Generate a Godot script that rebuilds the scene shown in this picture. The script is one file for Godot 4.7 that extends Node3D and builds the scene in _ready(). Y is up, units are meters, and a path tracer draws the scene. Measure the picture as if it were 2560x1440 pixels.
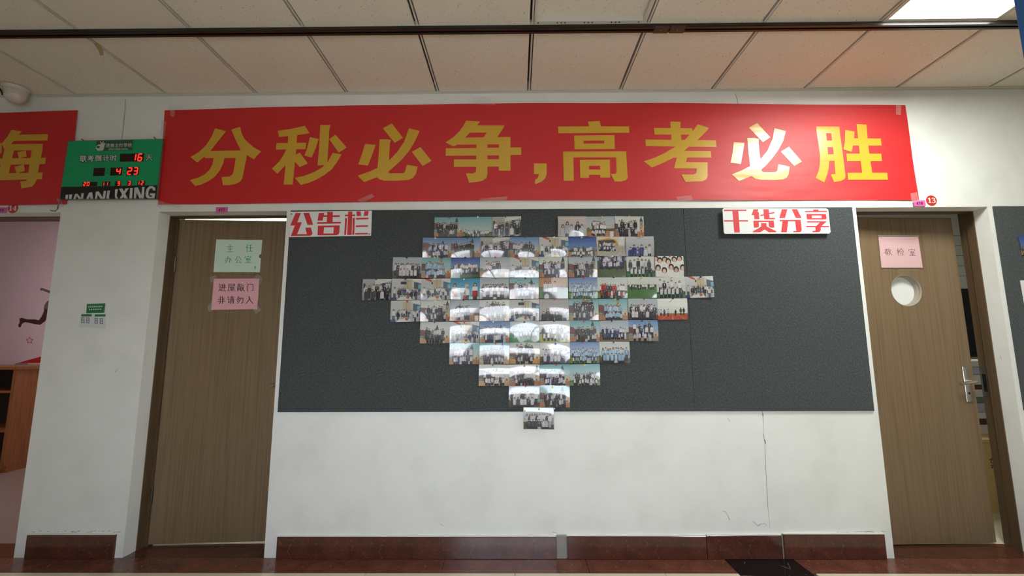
extends Node3D
# A school corridor wall: doors 417 and 418, a felt notice board with a heart of photographs, red banners, a countdown clock.
# World: the corridor wall's face is z = 0, x to the east, floor y = 0, metres. Positions read off the 2560 x 1440 photograph are
# turned into points on the wall, door or floor they touch with wp(), fp() and pp().

const F := 1092.89                       # focal length in pixels of the 2560 x 1440 picture
const EYE := Vector3(-0.0896, 1.2053, 2.6896)
const TURN := Vector3(0.1323, 0.0086, -0.0034)
const H := 2.866                         # ceiling height
const WINDOWS := [[-0.95, 0.62]]         # the corridor window behind the camera: x from, x to
const WY0 := 0.9
const WY1 := 2.15
const OPEN_H := 2.066                    # door opening height
var eye_basis := Basis.from_euler(TURN)
var M := {}
var taken := {}

# ---------------------------------------------------------------- geometry collector
class Bld:
	var v := PackedVector3Array()
	var n := PackedVector3Array()
	var t := PackedVector2Array()
	func tri(a: Vector3, b: Vector3, c: Vector3, nn: Vector3, ua := Vector2.ZERO, ub := Vector2.ZERO, uc := Vector2.ZERO):
		if (b - a).cross(c - a).dot(nn) > 0.0:
			v.append_array([a, c, b]); t.append_array([ua, uc, ub])
		else:
			v.append_array([a, b, c]); t.append_array([ua, ub, uc])
		n.append_array([nn, nn, nn])
	func tri3(a: Vector3, b: Vector3, c: Vector3, na: Vector3, nb: Vector3, nc: Vector3, ua := Vector2.ZERO, ub := Vector2.ZERO, uc := Vector2.ZERO):
		if (b - a).cross(c - a).dot(na + nb + nc) > 0.0:
			v.append_array([a, c, b]); n.append_array([na, nc, nb]); t.append_array([ua, uc, ub])
		else:
			v.append_array([a, b, c]); n.append_array([na, nb, nc]); t.append_array([ua, ub, uc])
	func quad(a: Vector3, b: Vector3, c: Vector3, d: Vector3, nn: Vector3):
		tri(a, b, c, nn, Vector2(0, 1), Vector2(1, 1), Vector2(1, 0)); tri(a, c, d, nn, Vector2(0, 1), Vector2(1, 0), Vector2(0, 0))
	func box(lo: Vector3, hi: Vector3):
		var x0 := lo.x; var y0 := lo.y; var z0 := lo.z; var x1 := hi.x; var y1 := hi.y; var z1 := hi.z
		quad(Vector3(x0, y0, z1), Vector3(x1, y0, z1), Vector3(x1, y1, z1), Vector3(x0, y1, z1), Vector3.BACK)
		quad(Vector3(x0, y0, z0), Vector3(x1, y0, z0), Vector3(x1, y1, z0), Vector3(x0, y1, z0), Vector3.FORWARD)
		quad(Vector3(x0, y0, z0), Vector3(x0, y0, z1), Vector3(x0, y1, z1), Vector3(x0, y1, z0), Vector3.LEFT)
		quad(Vector3(x1, y0, z0), Vector3(x1, y0, z1), Vector3(x1, y1, z1), Vector3(x1, y1, z0), Vector3.RIGHT)
		quad(Vector3(x0, y1, z0), Vector3(x1, y1, z0), Vector3(x1, y1, z1), Vector3(x0, y1, z1), Vector3.UP)
		quad(Vector3(x0, y0, z0), Vector3(x1, y0, z0), Vector3(x1, y0, z1), Vector3(x0, y0, z1), Vector3.DOWN)
	# a box with its long edges chamfered, in a frame of its own: c centre, axes ax ay az (unit), half sizes h, chamfer k
	func cbox(c: Vector3, ax: Vector3, ay: Vector3, az: Vector3, h: Vector3, k: float):
		for s in [-1.0, 1.0]:
			face4(c + az * s * h.z, ax, ay, h.x - k, h.y - k, az * s)
			face4(c + ax * s * h.x, ay, az, h.y - k, h.z - k, ax * s)
			face4(c + ay * s * h.y, ax, az, h.x - k, h.z - k, ay * s)
		var axes := [ax, ay, az]
		var hs := [h.x, h.y, h.z]
		for i in 3:
			var u: Vector3 = axes[(i + 1) % 3]; var w: Vector3 = axes[(i + 2) % 3]; var a: Vector3 = axes[i]
			var hu: float = hs[(i + 1) % 3]; var hw: float = hs[(i + 2) % 3]; var ha: float = hs[i]
			for su in [-1.0, 1.0]:
				for sw in [-1.0, 1.0]:
					var p: Vector3 = c + u * su * hu + w * sw * (hw - k); var q: Vector3 = c + u * su * (hu - k) + w * sw * hw
					quad(p - a * (ha - k), p + a * (ha - k), q + a * (ha - k), q - a * (ha - k), (u * su + w * sw).normalized())
		for sx in [-1.0, 1.0]:
			for sy in [-1.0, 1.0]:
				for sz in [-1.0, 1.0]:
					tri(c + ax * sx * h.x + ay * sy * (h.y - k) + az * sz * (h.z - k), c + ax * sx * (h.x - k) + ay * sy * h.y + az * sz * (h.z - k), c + ax * sx * (h.x - k) + ay * sy * (h.y - k) + az * sz * h.z, (ax * sx + ay * sy + az * sz).normalized())
	func face4(c: Vector3, u: Vector3, w: Vector3, hu: float, hw: float, nn: Vector3):
		quad(c - u * hu - w * hw, c + u * hu - w * hw, c + u * hu + w * hw, c - u * hu + w * hw, nn)
	# flat polygon given by 3-D points (in one plane), its layout in 2-D, its normal; pulled back by `deep` with side faces
	func plate(pts: Array, flat: PackedVector2Array, nn: Vector3, deep := 0.0):
		var ix := Geometry2D.triangulate_polygon(flat)
		if ix.is_empty():
			print("polygon not triangulated ", flat)
			return
		for i in range(0, ix.size(), 3):
			tri(pts[ix[i]], pts[ix[i + 1]], pts[ix[i + 2]], nn)
			if deep > 0.0:
				tri(pts[ix[i]] - nn * deep, pts[ix[i + 1]] - nn * deep, pts[ix[i + 2]] - nn * deep, -nn)
		if deep > 0.0:
			var mid := Vector3.ZERO
			for p in pts: mid += p / pts.size()
			for i in pts.size():
				var a: Vector3 = pts[i]; var b: Vector3 = pts[(i + 1) % pts.size()]
				var side := (b - a).cross(nn).normalized()
				if Geometry2D.is_polygon_clockwise(flat) != Geometry2D.is_polygon_clockwise(PackedVector2Array([Vector2(0, 0), Vector2(1, 0), Vector2(1, 1)])):
					side = -side
				if side.dot((a + b) * 0.5 - mid) < 0.0 and pts.size() <= 4: side = -side
				quad(a, b, b - nn * deep, a - nn * deep, side)
	func tube(path: Array, r: float, sides := 8, caps := true):
		var rings := []
		for i in path.size():
			var d: Vector3 = (path[mini(i + 1, path.size() - 1)] - path[maxi(i - 1, 0)]).normalized()
			var u := d.cross(Vector3.UP if absf(d.y) < 0.9 else Vector3.RIGHT).normalized()
			var w := d.cross(u)
			var ring := []
			for k in sides:
				var a := TAU * k / sides
				var e := u * cos(a) + w * sin(a)
				ring.append([path[i] + e * r, e])
			rings.append(ring)
		for i in path.size() - 1:
			for k in sides:
				var a = rings[i][k]; var b = rings[i][(k + 1) % sides]; var c = rings[i + 1][(k + 1) % sides]; var d2 = rings[i + 1][k]
				tri3(a[0], b[0], c[0], a[1], b[1], c[1]); tri3(a[0], c[0], d2[0], a[1], c[1], d2[1])
		if caps:
			for e in [0, path.size() - 1]:
				var nn: Vector3 = (path[0] - path[1]).normalized() if e == 0 else (path[e] - path[e - 1]).normalized()
				for k in range(1, sides - 1):
					tri(rings[e][0][0], rings[e][k][0], rings[e][k + 1][0], nn)
	# profile [[radius, height], ...] turned about the axis `up` through `at`
	func lathe(at: Vector3, up: Vector3, prof: Array, sides := 24):
		var u := up.cross(Vector3.UP if absf(up.y) < 0.9 else Vector3.RIGHT).normalized()
		var w := up.cross(u)
		for i in prof.size() - 1:
			var r0: float = prof[i][0]; var h0: float = prof[i][1]; var r1: float = prof[i + 1][0]; var h1: float = prof[i + 1][1]
			var slope := Vector2(h1 - h0, -(r1 - r0)).normalized()
			for k in sides:
				var a := TAU * k / sides; var b := TAU * (k + 1) / sides
				var ea := u * cos(a) + w * sin(a); var eb := u * cos(b) + w * sin(b)
				var na := (ea * slope.x + up * slope.y).normalized(); var nb := (eb * slope.x + up * slope.y).normalized()
				var p := at + ea * r0 + up * h0; var q := at + eb * r0 + up * h0; var r := at + eb * r1 + up * h1; var s := at + ea * r1 + up * h1
				if r0 > 1e-6: tri3(p, q, r, na, nb, nb)
				if r1 > 1e-6: tri3(p, r, s, na, nb, na)
	func mesh(origin := Vector3.ZERO) -> ArrayMesh:
		var moved := PackedVector3Array()
		moved.resize(v.size())
		for i in v.size(): moved[i] = v[i] - origin
		var a := []
		a.resize(Mesh.ARRAY_MAX)
		a[Mesh.ARRAY_VERTEX] = moved; a[Mesh.ARRAY_NORMAL] = n; a[Mesh.ARRAY_TEX_UV] = t
		var m := ArrayMesh.new()
		m.add_surface_from_arrays(Mesh.PRIMITIVE_TRIANGLES, a)
		return m

# ---------------------------------------------------------------- scene tree helpers
func numbered(called: String) -> String:
	if not taken.has(called):
		taken[called] = 0
		return called
	taken[called] += 1
	return "%s_%03d" % [called, taken[called]]

func place_of(o: Node) -> Vector3:
	var p := Vector3.ZERO
	while o != null and o != self:
		p += (o as Node3D).position
		o = o.get_parent()
	return p

func thing(called: String, label: String, category: String, at := Vector3.ZERO, group := "") -> Node3D:
	var o := Node3D.new()
	o.name = numbered(called)
	add_child(o)
	o.position = at
	o.set_meta("label", label); o.set_meta("category", category)
	if group: o.set_meta("group", group)
	return o

func part(called: String, b: Bld, m: Material, parent: Node3D) -> MeshInstance3D:
	var o := MeshInstance3D.new()
	o.mesh = b.mesh(place_of(parent))
	o.material_override = m
	o.name = called
	parent.add_child(o, true)
	return o

func single(called: String, b: Bld, m: Material, at: Vector3, label: String, category: String, group := "") -> MeshInstance3D:
	var o := MeshInstance3D.new()
	o.mesh = b.mesh(at)
	o.material_override = m
	o.name = numbered(called)
	add_child(o)
	o.position = at
	o.set_meta("label", label); o.set_meta("category", category)
	if group: o.set_meta("group", group)
	return o

func structure(called: String, b: Bld, m: Material) -> MeshInstance3D:
	var o := MeshInstance3D.new()
	if b != null:
		o.mesh = b.mesh()
		o.material_override = m
	o.name = called
	add_child(o)
	o.set_meta("kind", "structure")
	return o

func structure_root(called: String) -> Node3D:
	var o := Node3D.new()
	o.name = called
	add_child(o)
	o.set_meta("kind", "structure")
	return o

# ---------------------------------------------------------------- photograph pixels to points
func ray(u: float, w: float) -> Vector3:
	return eye_basis * Vector3((u - 1280.0) / F, (720.0 - w) / F, -1.0)
func pp(u: float, w: float, at: Vector3, nn: Vector3) -> Vector3:
	var d := ray(u, w)
	return EYE + d * ((at - EYE).dot(nn) / d.dot(nn))
func wp(u: float, w: float, z := 0.0) -> Vector3:
	return pp(u, w, Vector3(0, 0, z), Vector3.BACK)
func fp(u: float, w: float, y := 0.0) -> Vector3:
	return pp(u, w, Vector3(0, y, 0), Vector3.UP)

# a polygon in pixels (flat list of numbers in a crop with origin ox, oy and scale s), laid on a plane
func crop(a: Array, ox := 0.0, oy := 0.0, s := 1.0) -> PackedVector2Array:
	var r := PackedVector2Array()
	for i in range(0, a.size(), 2): r.append(Vector2(ox + a[i] / s, oy + a[i + 1] / s))
	return r
func lay(b: Bld, px: PackedVector2Array, at: Vector3, nn: Vector3, off := 0.0, deep := 0.0):
	var pts := []
	for p in px: pts.append(pp(p.x, p.y, at, nn) + nn * off)
	b.plate(pts, px, nn, deep)
func lay_wall(b: Bld, px: PackedVector2Array, z: float, deep := 0.0):
	lay(b, px, Vector3(0, 0, z), Vector3.BACK, 0.0, deep)

# brush strokes of characters on a 100 x 100 field
const GLYPH := {
	"主": "45,5 58,18;15,30 85,30;20,58 80,58;8,92 92,92;50,30 50,92",
	"任": "30,5 8,45;20,30 20,95;80,8 45,18;35,45 95,45;65,15 65,88;40,88 92,88",
	"办": "20,30 72,30 70,85 58,80;45,8 45,30 38,60 15,92;20,45 10,68;82,42 92,62",
	"公": "38,8 28,35 8,55;60,8 72,35 94,55;48,50 25,88 78,85;65,68 85,95",
	"室": "50,2 50,12;8,28 10,15 90,15 86,28;22,35 78,35;45,35 28,55 72,52;62,44 80,60;50,56 50,92;20,72 80,72;6,92 94,92",
	"进": "12,8 25,22;6,38 22,38 22,75 6,92;22,78 40,92 96,92;38,28 92,28;34,52 94,52;52,8 52,52 40,80;75,8 75,80",
	"屋": "15,8 88,8 88,28;15,28 88,28;15,8 15,50 5,95;28,42 90,42;50,42 32,58 78,56;68,48 85,62;55,58 55,92;30,74 84,74;22,92 96,92",
	"敲": "8,15 50,15;28,3 28,15;15,25 42,25 42,38 15,38 15,25;8,50 50,50 50,92;8,50 8,95;18,62 40,62 40,80 18,80 18,62;65,5 65,40;65,22 92,22;58,45 88,45 60,95;66,55 96,95",
	"门": "18,5 30,18;12,25 12,95;40,12 88,12 88,90 75,85",
	"非": "38,5 38,70 25,95;10,25 38,25;12,45 38,45;6,68 38,65;62,5 62,95;62,25 92,25;62,45 90,45;62,66 95,66",
	"请": "10,8 22,20;5,38 22,38 22,85 32,75;40,15 92,15;44,28 88,28;36,42 96,42;66,4 66,42;48,52 48,95;48,52 85,52 85,92 75,90;48,64 85,64;48,77 85,77",
	"勿": "32,5 8,50;25,25 90,25 84,80 68,92;45,28 12,72;66,28 22,92",
	"入": "38,8 52,15 45,50 8,92;52,20 62,55 94,92",
	"教": "8,20 50,20;28,5 28,35;4,36 55,36;50,10 5,62;18,52 45,52 30,64;30,62 30,90 20,88;6,76 52,70;68,4 56,40;62,22 96,22;84,24 54,94;62,38 96,94",
	"检": "5,28 40,28;22,4 22,95;22,32 5,65;24,40 38,56;68,4 40,42;68,4 96,40;54,40 84,40;48,55 54,75;66,52 70,72;90,50 78,85;42,90 96,90",
	"联": "4,10 50,10;12,10 12,78;38,10 38,95;12,30 38,30;12,50 38,50;2,80 50,70;60,5 66,18;90,5 82,20;54,25 96,25;50,48 98,48;75,25 74,55 50,95;76,55 96,95",
	"考": "15,22 70,22;42,5 42,42;5,42 95,42;85,10 10,72;40,56 80,52;45,56 40,70 78,70 72,92 55,90",
	"倒": "25,5 5,45;15,32 15,95;28,12 66,12;45,12 32,35 62,32;56,24 66,40;46,42 46,85;30,58 64,58;28,88 68,82;76,15 76,68;92,5 92,90 82,86",
	"计": "14,8 26,20;5,38 24,38 24,85 36,75;40,40 96,40;68,5 68,95",
	"时": "8,15 38,15 38,80 8,80 8,15;8,46 38,46;46,28 98,28;80,5 80,90 66,85;54,46 64,64",
	"天": "15,14 85,14;6,44 94,44;50,14 48,50 10,94;52,50 92,94",
	"济": "8,10 20,20;4,35 16,44;6,92 24,58;60,2 64,12;32,16 96,16;46,20 88,52;84,20 36,52;52,56 50,75 40,95;78,54 78,95",
	"南": "10,18 90,18;50,3 50,34;12,34 12,95;12,34 88,34 88,90 78,88;34,42 42,52;66,42 58,52;28,56 72,56;24,72 76,72;50,56 50,92",
	"立": "46,4 54,16;14,26 86,26;28,40 40,80;72,38 58,86;6,90 94,90",
	"行": "30,4 8,30;34,28 4,60;22,46 22,95;48,14 92,14;42,38 96,38;74,38 74,90 60,86",
	"学": "20,5 28,20;48,3 54,18;80,5 68,22;8,40 10,26 92,26 88,40;28,44 72,44 50,56;50,54 50,92 38,88;8,68 92,68",
	"校": "4,28 38,28;21,4 21,95;20,32 4,65;22,42 36,56;66,3 70,14;42,18 96,18;56,26 44,46;80,26 94,44;82,48 42,95;54,52 94,95",
	"年": "30,4 12,34;26,20 86,20;26,42 82,42;26,20 26,64;4,64 96,64;58,20 58,96",
	"月": "24,8 24,60 8,94;24,8 80,8 80,88 66,86;24,34 80,34;24,58 80,58",
	"日": "22,8 78,8 78,92 22,92 22,8;22,50 78,50",
	"历": "14,10 92,10;14,10 14,55 4,94;34,36 84,36 80,84 66,82;56,20 52,60 26,92",
	"8": "20,5 80,5 80,95 20,95 20,5;20,50 80,50",
}
# one character in the box x, y, w, h (pixels of the photograph), strokes `wide` hundredths of the box, on a plane
func write(b: Bld, c: String, x: float, y: float, w: float, h: float, wide: float, at: Vector3, nn: Vector3, off: float, slant := 0.0, skew := 0.0):
	var k := 0
	for line in GLYPH[c].split(";"):
		var pts := []
		for q in line.split(" "):
			var e = q.split(",")
			var gx := float(e[0]) / 100.0; var gy := float(e[1]) / 100.0
			pts.append(Vector2(x + gx * w + slant * (1.0 - gy), y + gy * h + skew * gx))
		for i in pts.size() - 1:
			var a: Vector2 = pts[i]; var z: Vector2 = pts[i + 1]
			var d := (z - a).normalized() * wide * h / 100.0 * 0.5
			var s := Vector2(-d.y, d.x)
			var thin := 0.75 if absf(d.x) > absf(d.y) * 2.0 else 1.0
			s *= thin
			lay(b, PackedVector2Array([a - d + s, z + d + s, z + d - s, a - d - s]), at, nn, off + 0.00004 * (k % 7))
			k += 1
# a seven-segment digit in the box, in pixels
const SEG := {"0": "abcdef", "1": "bc", "2": "abged", "3": "abgcd", "4": "fgbc", "5": "afgcd", "6": "afgedc", "9": "abcdfg"}
func digit(b: Bld, c: String, x0: float, y0: float, x1: float, y1: float, slant: float, wide: float, at: Vector3, nn: Vector3, off: float):
	var ym := (y0 + y1) * 0.5
	var lines := {"a": [x0, y0, x1, y0], "b": [x1, y0, x1, ym], "c": [x1, ym, x1, y1], "d": [x0, y1, x1, y1], "e": [x0, ym, x0, y1], "f": [x0, y0, x0, ym], "g": [x0, ym, x1, ym]}
	for s in SEG[c]:
		var l = lines[s]
		var a := Vector2(l[0] + slant * (y1 - l[1]) / (y1 - y0), l[1]); var z := Vector2(l[2] + slant * (y1 - l[3]) / (y1 - y0), l[3])
		var d := (z - a).normalized()
		var t := Vector2(-d.y, d.x) * wide * 0.5
		a += d * wide * 0.35; z -= d * wide * 0.35
		var e := d * wide * 0.45
		lay(b, PackedVector2Array([a - e, a + t, z + t, z + e, z - t, a - t]), at, nn, off)

func lettering(s: String, called: String, font: String, bold: bool, tall: float, at: Vector3, nn: Vector3, m: Material, parent: Node3D, lean := 0.0):
	var tm := TextMesh.new()
	var f := SystemFont.new()
	f.font_names = PackedStringArray([font])
	if bold: f.font_weight = 700
	tm.font = f
	tm.text = s
	tm.font_size = 64
	tm.pixel_size = tall / 64.0 / 0.73
	tm.depth = 0.0006
	tm.curve_step = 2.0
	var o := MeshInstance3D.new()
	o.mesh = tm
	o.material_override = m
	o.name = called
	parent.add_child(o, true)
	var right := Vector3.UP.cross(nn).normalized()
	o.transform = Transform3D(Basis(right, Vector3.UP.rotated(nn, lean), nn), at - place_of(parent))

# ---------------------------------------------------------------- materials
func mat(c: Color, rough := 0.6, metal := 0.0) -> StandardMaterial3D:
	var m := StandardMaterial3D.new()
	m.albedo_color = c; m.roughness = rough; m.metallic = metal
	return m
func c8(r: float, g: float, b: float) -> Color:
	return Color(r / 255.0, g / 255.0, b / 255.0)
func noise_tex(size: int, kind: int, freq: float, octaves: int, ramp: Array, seed_no: int, bump := -1.0) -> NoiseTexture2D:
	var nz := FastNoiseLite.new()
	nz.noise_type = kind; nz.frequency = freq; nz.fractal_octaves = octaves; nz.seed = seed_no
	var t := NoiseTexture2D.new()
	t.width = size; t.height = size; t.seamless = true; t.noise = nz
	if bump > 0.0:
		t.as_normal_map = true; t.bump_strength = bump
	elif ramp.size():
		var g := Gradient.new()
		g.offsets = PackedFloat32Array(); g.colors = PackedColorArray()
		var off := PackedFloat32Array(); var col := PackedColorArray()
		for r in ramp:
			off.append(r[0]); col.append(r[1])
		g.offsets = off; g.colors = col
		t.color_ramp = g
	return t
func tiled(m: StandardMaterial3D, scale: Vector3, world := true):
	m.uv1_triplanar = true; m.uv1_world_triplanar = world; m.uv1_scale = scale; m.uv1_triplanar_sharpness = 8.0

func veined(size: int, base: Color, vein: Color, seed_no: int, freq: float, thick: float, mask_cut: float) -> ImageTexture:
	var a := FastNoiseLite.new()
	a.noise_type = FastNoiseLite.TYPE_CELLULAR; a.cellular_return_type = FastNoiseLite.RETURN_DISTANCE2_SUB; a.frequency = freq; a.seed = seed_no; a.fractal_type = FastNoiseLite.FRACTAL_NONE
	a.domain_warp_enabled = true; a.domain_warp_amplitude = 5.0; a.domain_warp_frequency = 0.03
	var ia := a.get_image(size, size, false, false, false)
	var q := FastNoiseLite.new()
	q.frequency = 0.018; q.seed = seed_no + 3
	var g := FastNoiseLite.new()
	g.frequency = 0.11; g.seed = seed_no + 9; g.fractal_octaves = 3
	var out := Image.create(size, size, false, Image.FORMAT_RGB8)
	for y in size:
		for x in size:
			var d := a.get_noise_2d(x, y) + 1.0
			var k := clampf(1.0 - d / thick, 0.0, 1.0) * clampf((q.get_noise_2d(x, y) - mask_cut) * 5.0, 0.0, 1.0)
			var f := 1.0 + 0.22 * g.get_noise_2d(x, y) + 0.16 * q.get_noise_2d(x * 0.4 + 700.0, y * 0.4)
			var c := Color(base.r * f, base.g * f, base.b * f).lerp(vein, k * 0.55)
			out.set_pixel(x, y, c)
	return ImageTexture.create_from_image(out)

func tile_specks(size: int, seed_no: int, count: int) -> ImageTexture:
	var rng := RandomNumberGenerator.new()
	rng.seed = seed_no
	var out := Image.create(size, size, false, Image.FORMAT_RGB8)
	out.fill(Color(1, 1, 1))
	for i in count:
		var x := rng.randi_range(0, size - 4); var y := rng.randi_range(0, size - 4)
		var v := rng.randf_range(0.6, 0.92)
		var r := rng.randi_range(1, 2) if rng.randf() < 0.8 else rng.randi_range(2, 4)
		out.fill_rect(Rect2i(x, y, r, maxi(1, r - rng.randi_range(0, 1))), Color(v, v * 0.97, v * 0.93))
	return ImageTexture.create_from_image(out)

func make_materials():
	var S := FastNoiseLite.TYPE_SIMPLEX_SMOOTH
	var wall := mat(c8(231, 231, 227), 0.55)
	wall.albedo_texture = noise_tex(1024, S, 0.006, 5, [[0.0, Color(0.955, 0.955, 0.948)], [0.45, Color(0.985, 0.985, 0.98)], [1.0, Color(1, 1, 1)]], 5)
	wall.heightmap_enabled = true; wall.heightmap_scale = 0.12
	wall.heightmap_texture = noise_tex(512, S, 0.02, 4, [], 11)
	tiled(wall, Vector3(0.5, 0.5, 0.5))
	M.wall = wall
	M.inner_wall = mat(c8(232, 231, 226), 0.7)
	var felt := mat(c8(255, 255, 255), 0.95)
	felt.albedo_texture = noise_tex(1024, S, 0.035, 6, [[0.1, c8(49, 54, 55)], [0.5, c8(60, 65, 66)], [0.9, c8(76, 82, 82)]], 21)
	felt.heightmap_enabled = true; felt.heightmap_scale = 0.15; felt.heightmap_texture = noise_tex(512, S, 0.16, 3, [], 22)
	felt.rim_enabled = true; felt.rim = 0.35; felt.rim_tint = 0.6
	tiled(felt, Vector3(2.1, 2.1, 2.1))
	M.felt = felt
	var tile := mat(c8(226, 217, 203), 0.9)
	tile.albedo_texture = tile_specks(512, 31, 1150)
	tiled(tile, Vector3(1.7, 1.7, 1.7))
	M.tile = tile
	M.tile_plain = mat(c8(222, 212, 197), 0.9)
	M.grid = mat(c8(205, 200, 190), 0.5)
	M.slab = mat(c8(138, 134, 128), 0.95)
	var gran := mat(c8(255, 255, 255), 0.22)
	gran.albedo_texture = veined(512, c8(102, 60, 48), c8(170, 142, 122), 41, 0.024, 0.05, 0.16)
	tiled(gran, Vector3(1.9, 1.9, 1.9))
	M.granite = gran
	var gdark := mat(c8(255, 255, 255), 0.14)
	gdark.albedo_texture = veined(512, c8(82, 46, 37), c8(156, 130, 108), 44, 0.026, 0.055, 0.12)
	tiled(gdark, Vector3(1.9, 1.9, 1.9))
	M.granite_dark = gdark
	var gblack := mat(c8(255, 255, 255), 0.12)
	gblack.albedo_texture = veined(256, c8(22, 22, 23), c8(196, 180, 158), 47, 0.02, 0.05, 0.08)
	tiled(gblack, Vector3(1.6, 1.6, 1.6))
	M.granite_black = gblack
	var cream := mat(c8(216, 206, 180), 0.12)
	M.cream_tile = cream
	M.mortar = mat(c8(140, 136, 128), 0.9)
	M.joint = mat(c8(60, 50, 44), 0.9)
	var wood := mat(c8(255, 255, 255), 0.42)
	wood.albedo_texture = noise_tex(1024, S, 0.03, 6, [[0.1, c8(110, 90, 67)], [0.45, c8(123, 102, 77)], [0.7, c8(128, 107, 81)], [0.95, c8(116, 96, 72)]], 51)
	tiled(wood, Vector3(1.9, 0.03, 1.9), false)
	M.door_wood = wood
	var frame := mat(c8(255, 255, 255), 0.42)
	frame.albedo_texture = noise_tex(512, S, 0.02, 4, [[0.1, c8(78, 60, 42)], [0.6, c8(94, 74, 52)], [0.95, c8(84, 66, 46)]], 52)
	tiled(frame, Vector3(4.0, 0.05, 4.0))
	M.frame_wood = frame
	var cab := mat(c8(255, 255, 255), 0.4)
	cab.albedo_texture = noise_tex(512, S, 0.02, 4, [[0.1, c8(128, 72, 38)], [0.6, c8(154, 92, 52)], [0.95, c8(138, 80, 44)]], 53)
	tiled(cab, Vector3(4.0, 0.25, 4.0))
	M.cabinet_wood = cab
	M.cabinet_dark = mat(c8(70, 58, 50), 0.6)
	var steel := mat(c8(196, 192, 184), 0.28, 1.0)
	M.steel = steel
	M.steel_dark = mat(c8(90, 88, 84), 0.4, 1.0)
	var red := mat(c8(200, 20, 26), 0.55)
	red.metallic_specular = 0.62
	red.heightmap_enabled = true; red.heightmap_scale = 0.25; red.heightmap_texture = noise_tex(512, S, 0.008, 3, [], 61)
	tiled(red, Vector3(0.35, 1.4, 0.35))
	M.banner_red = red
	var gold := mat(c8(210, 166, 46), 0.28)
	gold.metallic_specular = 0.7
	gold.heightmap_enabled = true; gold.heightmap_scale = 0.2; gold.heightmap_texture = red.heightmap_texture
	tiled(gold, Vector3(0.35, 1.4, 0.35))
	M.banner_gold = gold
	M.sign_white = mat(c8(226, 226, 224), 0.35)
	M.sign_red = mat(c8(206, 52, 60), 0.45)
	M.black = mat(c8(18, 17, 16), 0.45)
	M.rail = mat(c8(34, 28, 24), 0.35)
	M.rail_sleeve = mat(c8(70, 52, 40), 0.45)
	M.white_plastic = mat(c8(206, 198, 188), 0.4)
	M.porthole = mat(c8(158, 150, 136), 0.5)
	M.dark_glass = mat(c8(16, 14, 14), 0.08)
	M.green_panel = mat(c8(6, 158, 100), 0.4)
	M.green_dark = mat(c8(42, 84, 64), 0.4)
	M.clock_black = mat(c8(30, 30, 30), 0.4)
	M.clock_text = mat(c8(205, 208, 204), 0.5)
	M.clock_faint = mat(c8(60, 150, 110), 0.5)
	M.clock_frame = mat(c8(140, 120, 108), 0.35, 0.6)
	M.led_window = mat(c8(38, 12, 14), 0.2)
	var led := mat(c8(90, 8, 8), 0.5)
	led.emission_enabled = true; led.emission = c8(255, 38, 24); led.emission_energy_multiplier = 2.6
	M.led = led
	var sleeve := mat(c8(205, 226, 208), 0.22)
	M.paper_green = sleeve
	M.ink_green = mat(c8(60, 150, 110), 0.6)
	M.paper_pink = mat(c8(226, 168, 176), 0.5)
	M.paper_pink_pale = mat(c8(216, 176, 179), 0.45)
	M.ink = mat(c8(66, 42, 46), 0.7)
	M.sticker_magenta = mat(c8(212, 96, 158), 0.5)
	M.ink_purple = mat(c8(84, 26, 70), 0.6)
	M.sticker_red = mat(c8(190, 46, 34), 0.45)
	M.sticker_text = mat(c8(240, 226, 216), 0.5)
	M.calendar_green = mat(c8(46, 120, 76), 0.5)
	M.calendar_board = mat(c8(212, 212, 212), 0.4)
	M.calendar_ink = mat(c8(130, 136, 142), 0.6)
	var tape := mat(Color(0.92, 0.92, 0.9, 0.17), 0.26)
	tape.transparency = BaseMaterial3D.TRANSPARENCY_ALPHA
	M.tape = tape
	M.old_tape = mat(c8(176, 150, 104), 0.4)
	M.cable = mat(c8(170, 166, 160), 0.5)
	M.cable_dark = mat(c8(60, 52, 50), 0.5)
	M.crack = mat(c8(142, 138, 128), 0.9)
	M.grime = mat(c8(150, 146, 134), 0.95)
	M.blue = mat(c8(40, 92, 150), 0.35)
	M.mural = mat(c8(228, 192, 204), 0.5)
	M.mural_dark = mat(c8(74, 34, 38), 0.6)
	M.mural_grey = mat(c8(110, 96, 98), 0.6)
	M.mural_red = mat(c8(190, 26, 36), 0.6)
	M.mural_cream = mat(c8(214, 184, 160), 0.6)
	M.mural_tan = mat(c8(150, 122, 112), 0.6)
	M.room_floor = mat(c8(150, 128, 124), 0.25)
	M.blackboard = mat(c8(34, 36, 38), 0.6)
	M.cream_wood = mat(c8(222, 190, 128), 0.5)
	M.paper = mat(c8(226, 224, 220), 0.7)
	M.paper_lilac = mat(c8(188, 186, 206), 0.7)
	M.box_brown = mat(c8(92, 52, 34), 0.7)
	M.box_green = mat(c8(120, 132, 104), 0.7)
	var pane := mat(Color(0.95, 0.97, 0.98, 0.06), 0.02)
	pane.transparency = BaseMaterial3D.TRANSPARENCY_ALPHA
	M.pane = pane
	M.window_frame = mat(c8(214, 216, 216), 0.35)
	var glow := mat(c8(245, 245, 240), 0.5)
	glow.emission_enabled = true; glow.emission = c8(255, 252, 242); glow.emission_energy_multiplier = 4.0
	M.lamp = glow
	M.pin = {
		"red": mat(c8(206, 30, 44), 0.25), "white": mat(c8(232, 230, 224), 0.25), "green": mat(c8(22, 110, 74), 0.25), "yellow": mat(c8(232, 190, 60), 0.25),
		"navy": mat(c8(36, 42, 84), 0.25), "black": mat(c8(26, 28, 32), 0.25), "blue": mat(c8(52, 84, 190), 0.25),
	}

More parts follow.
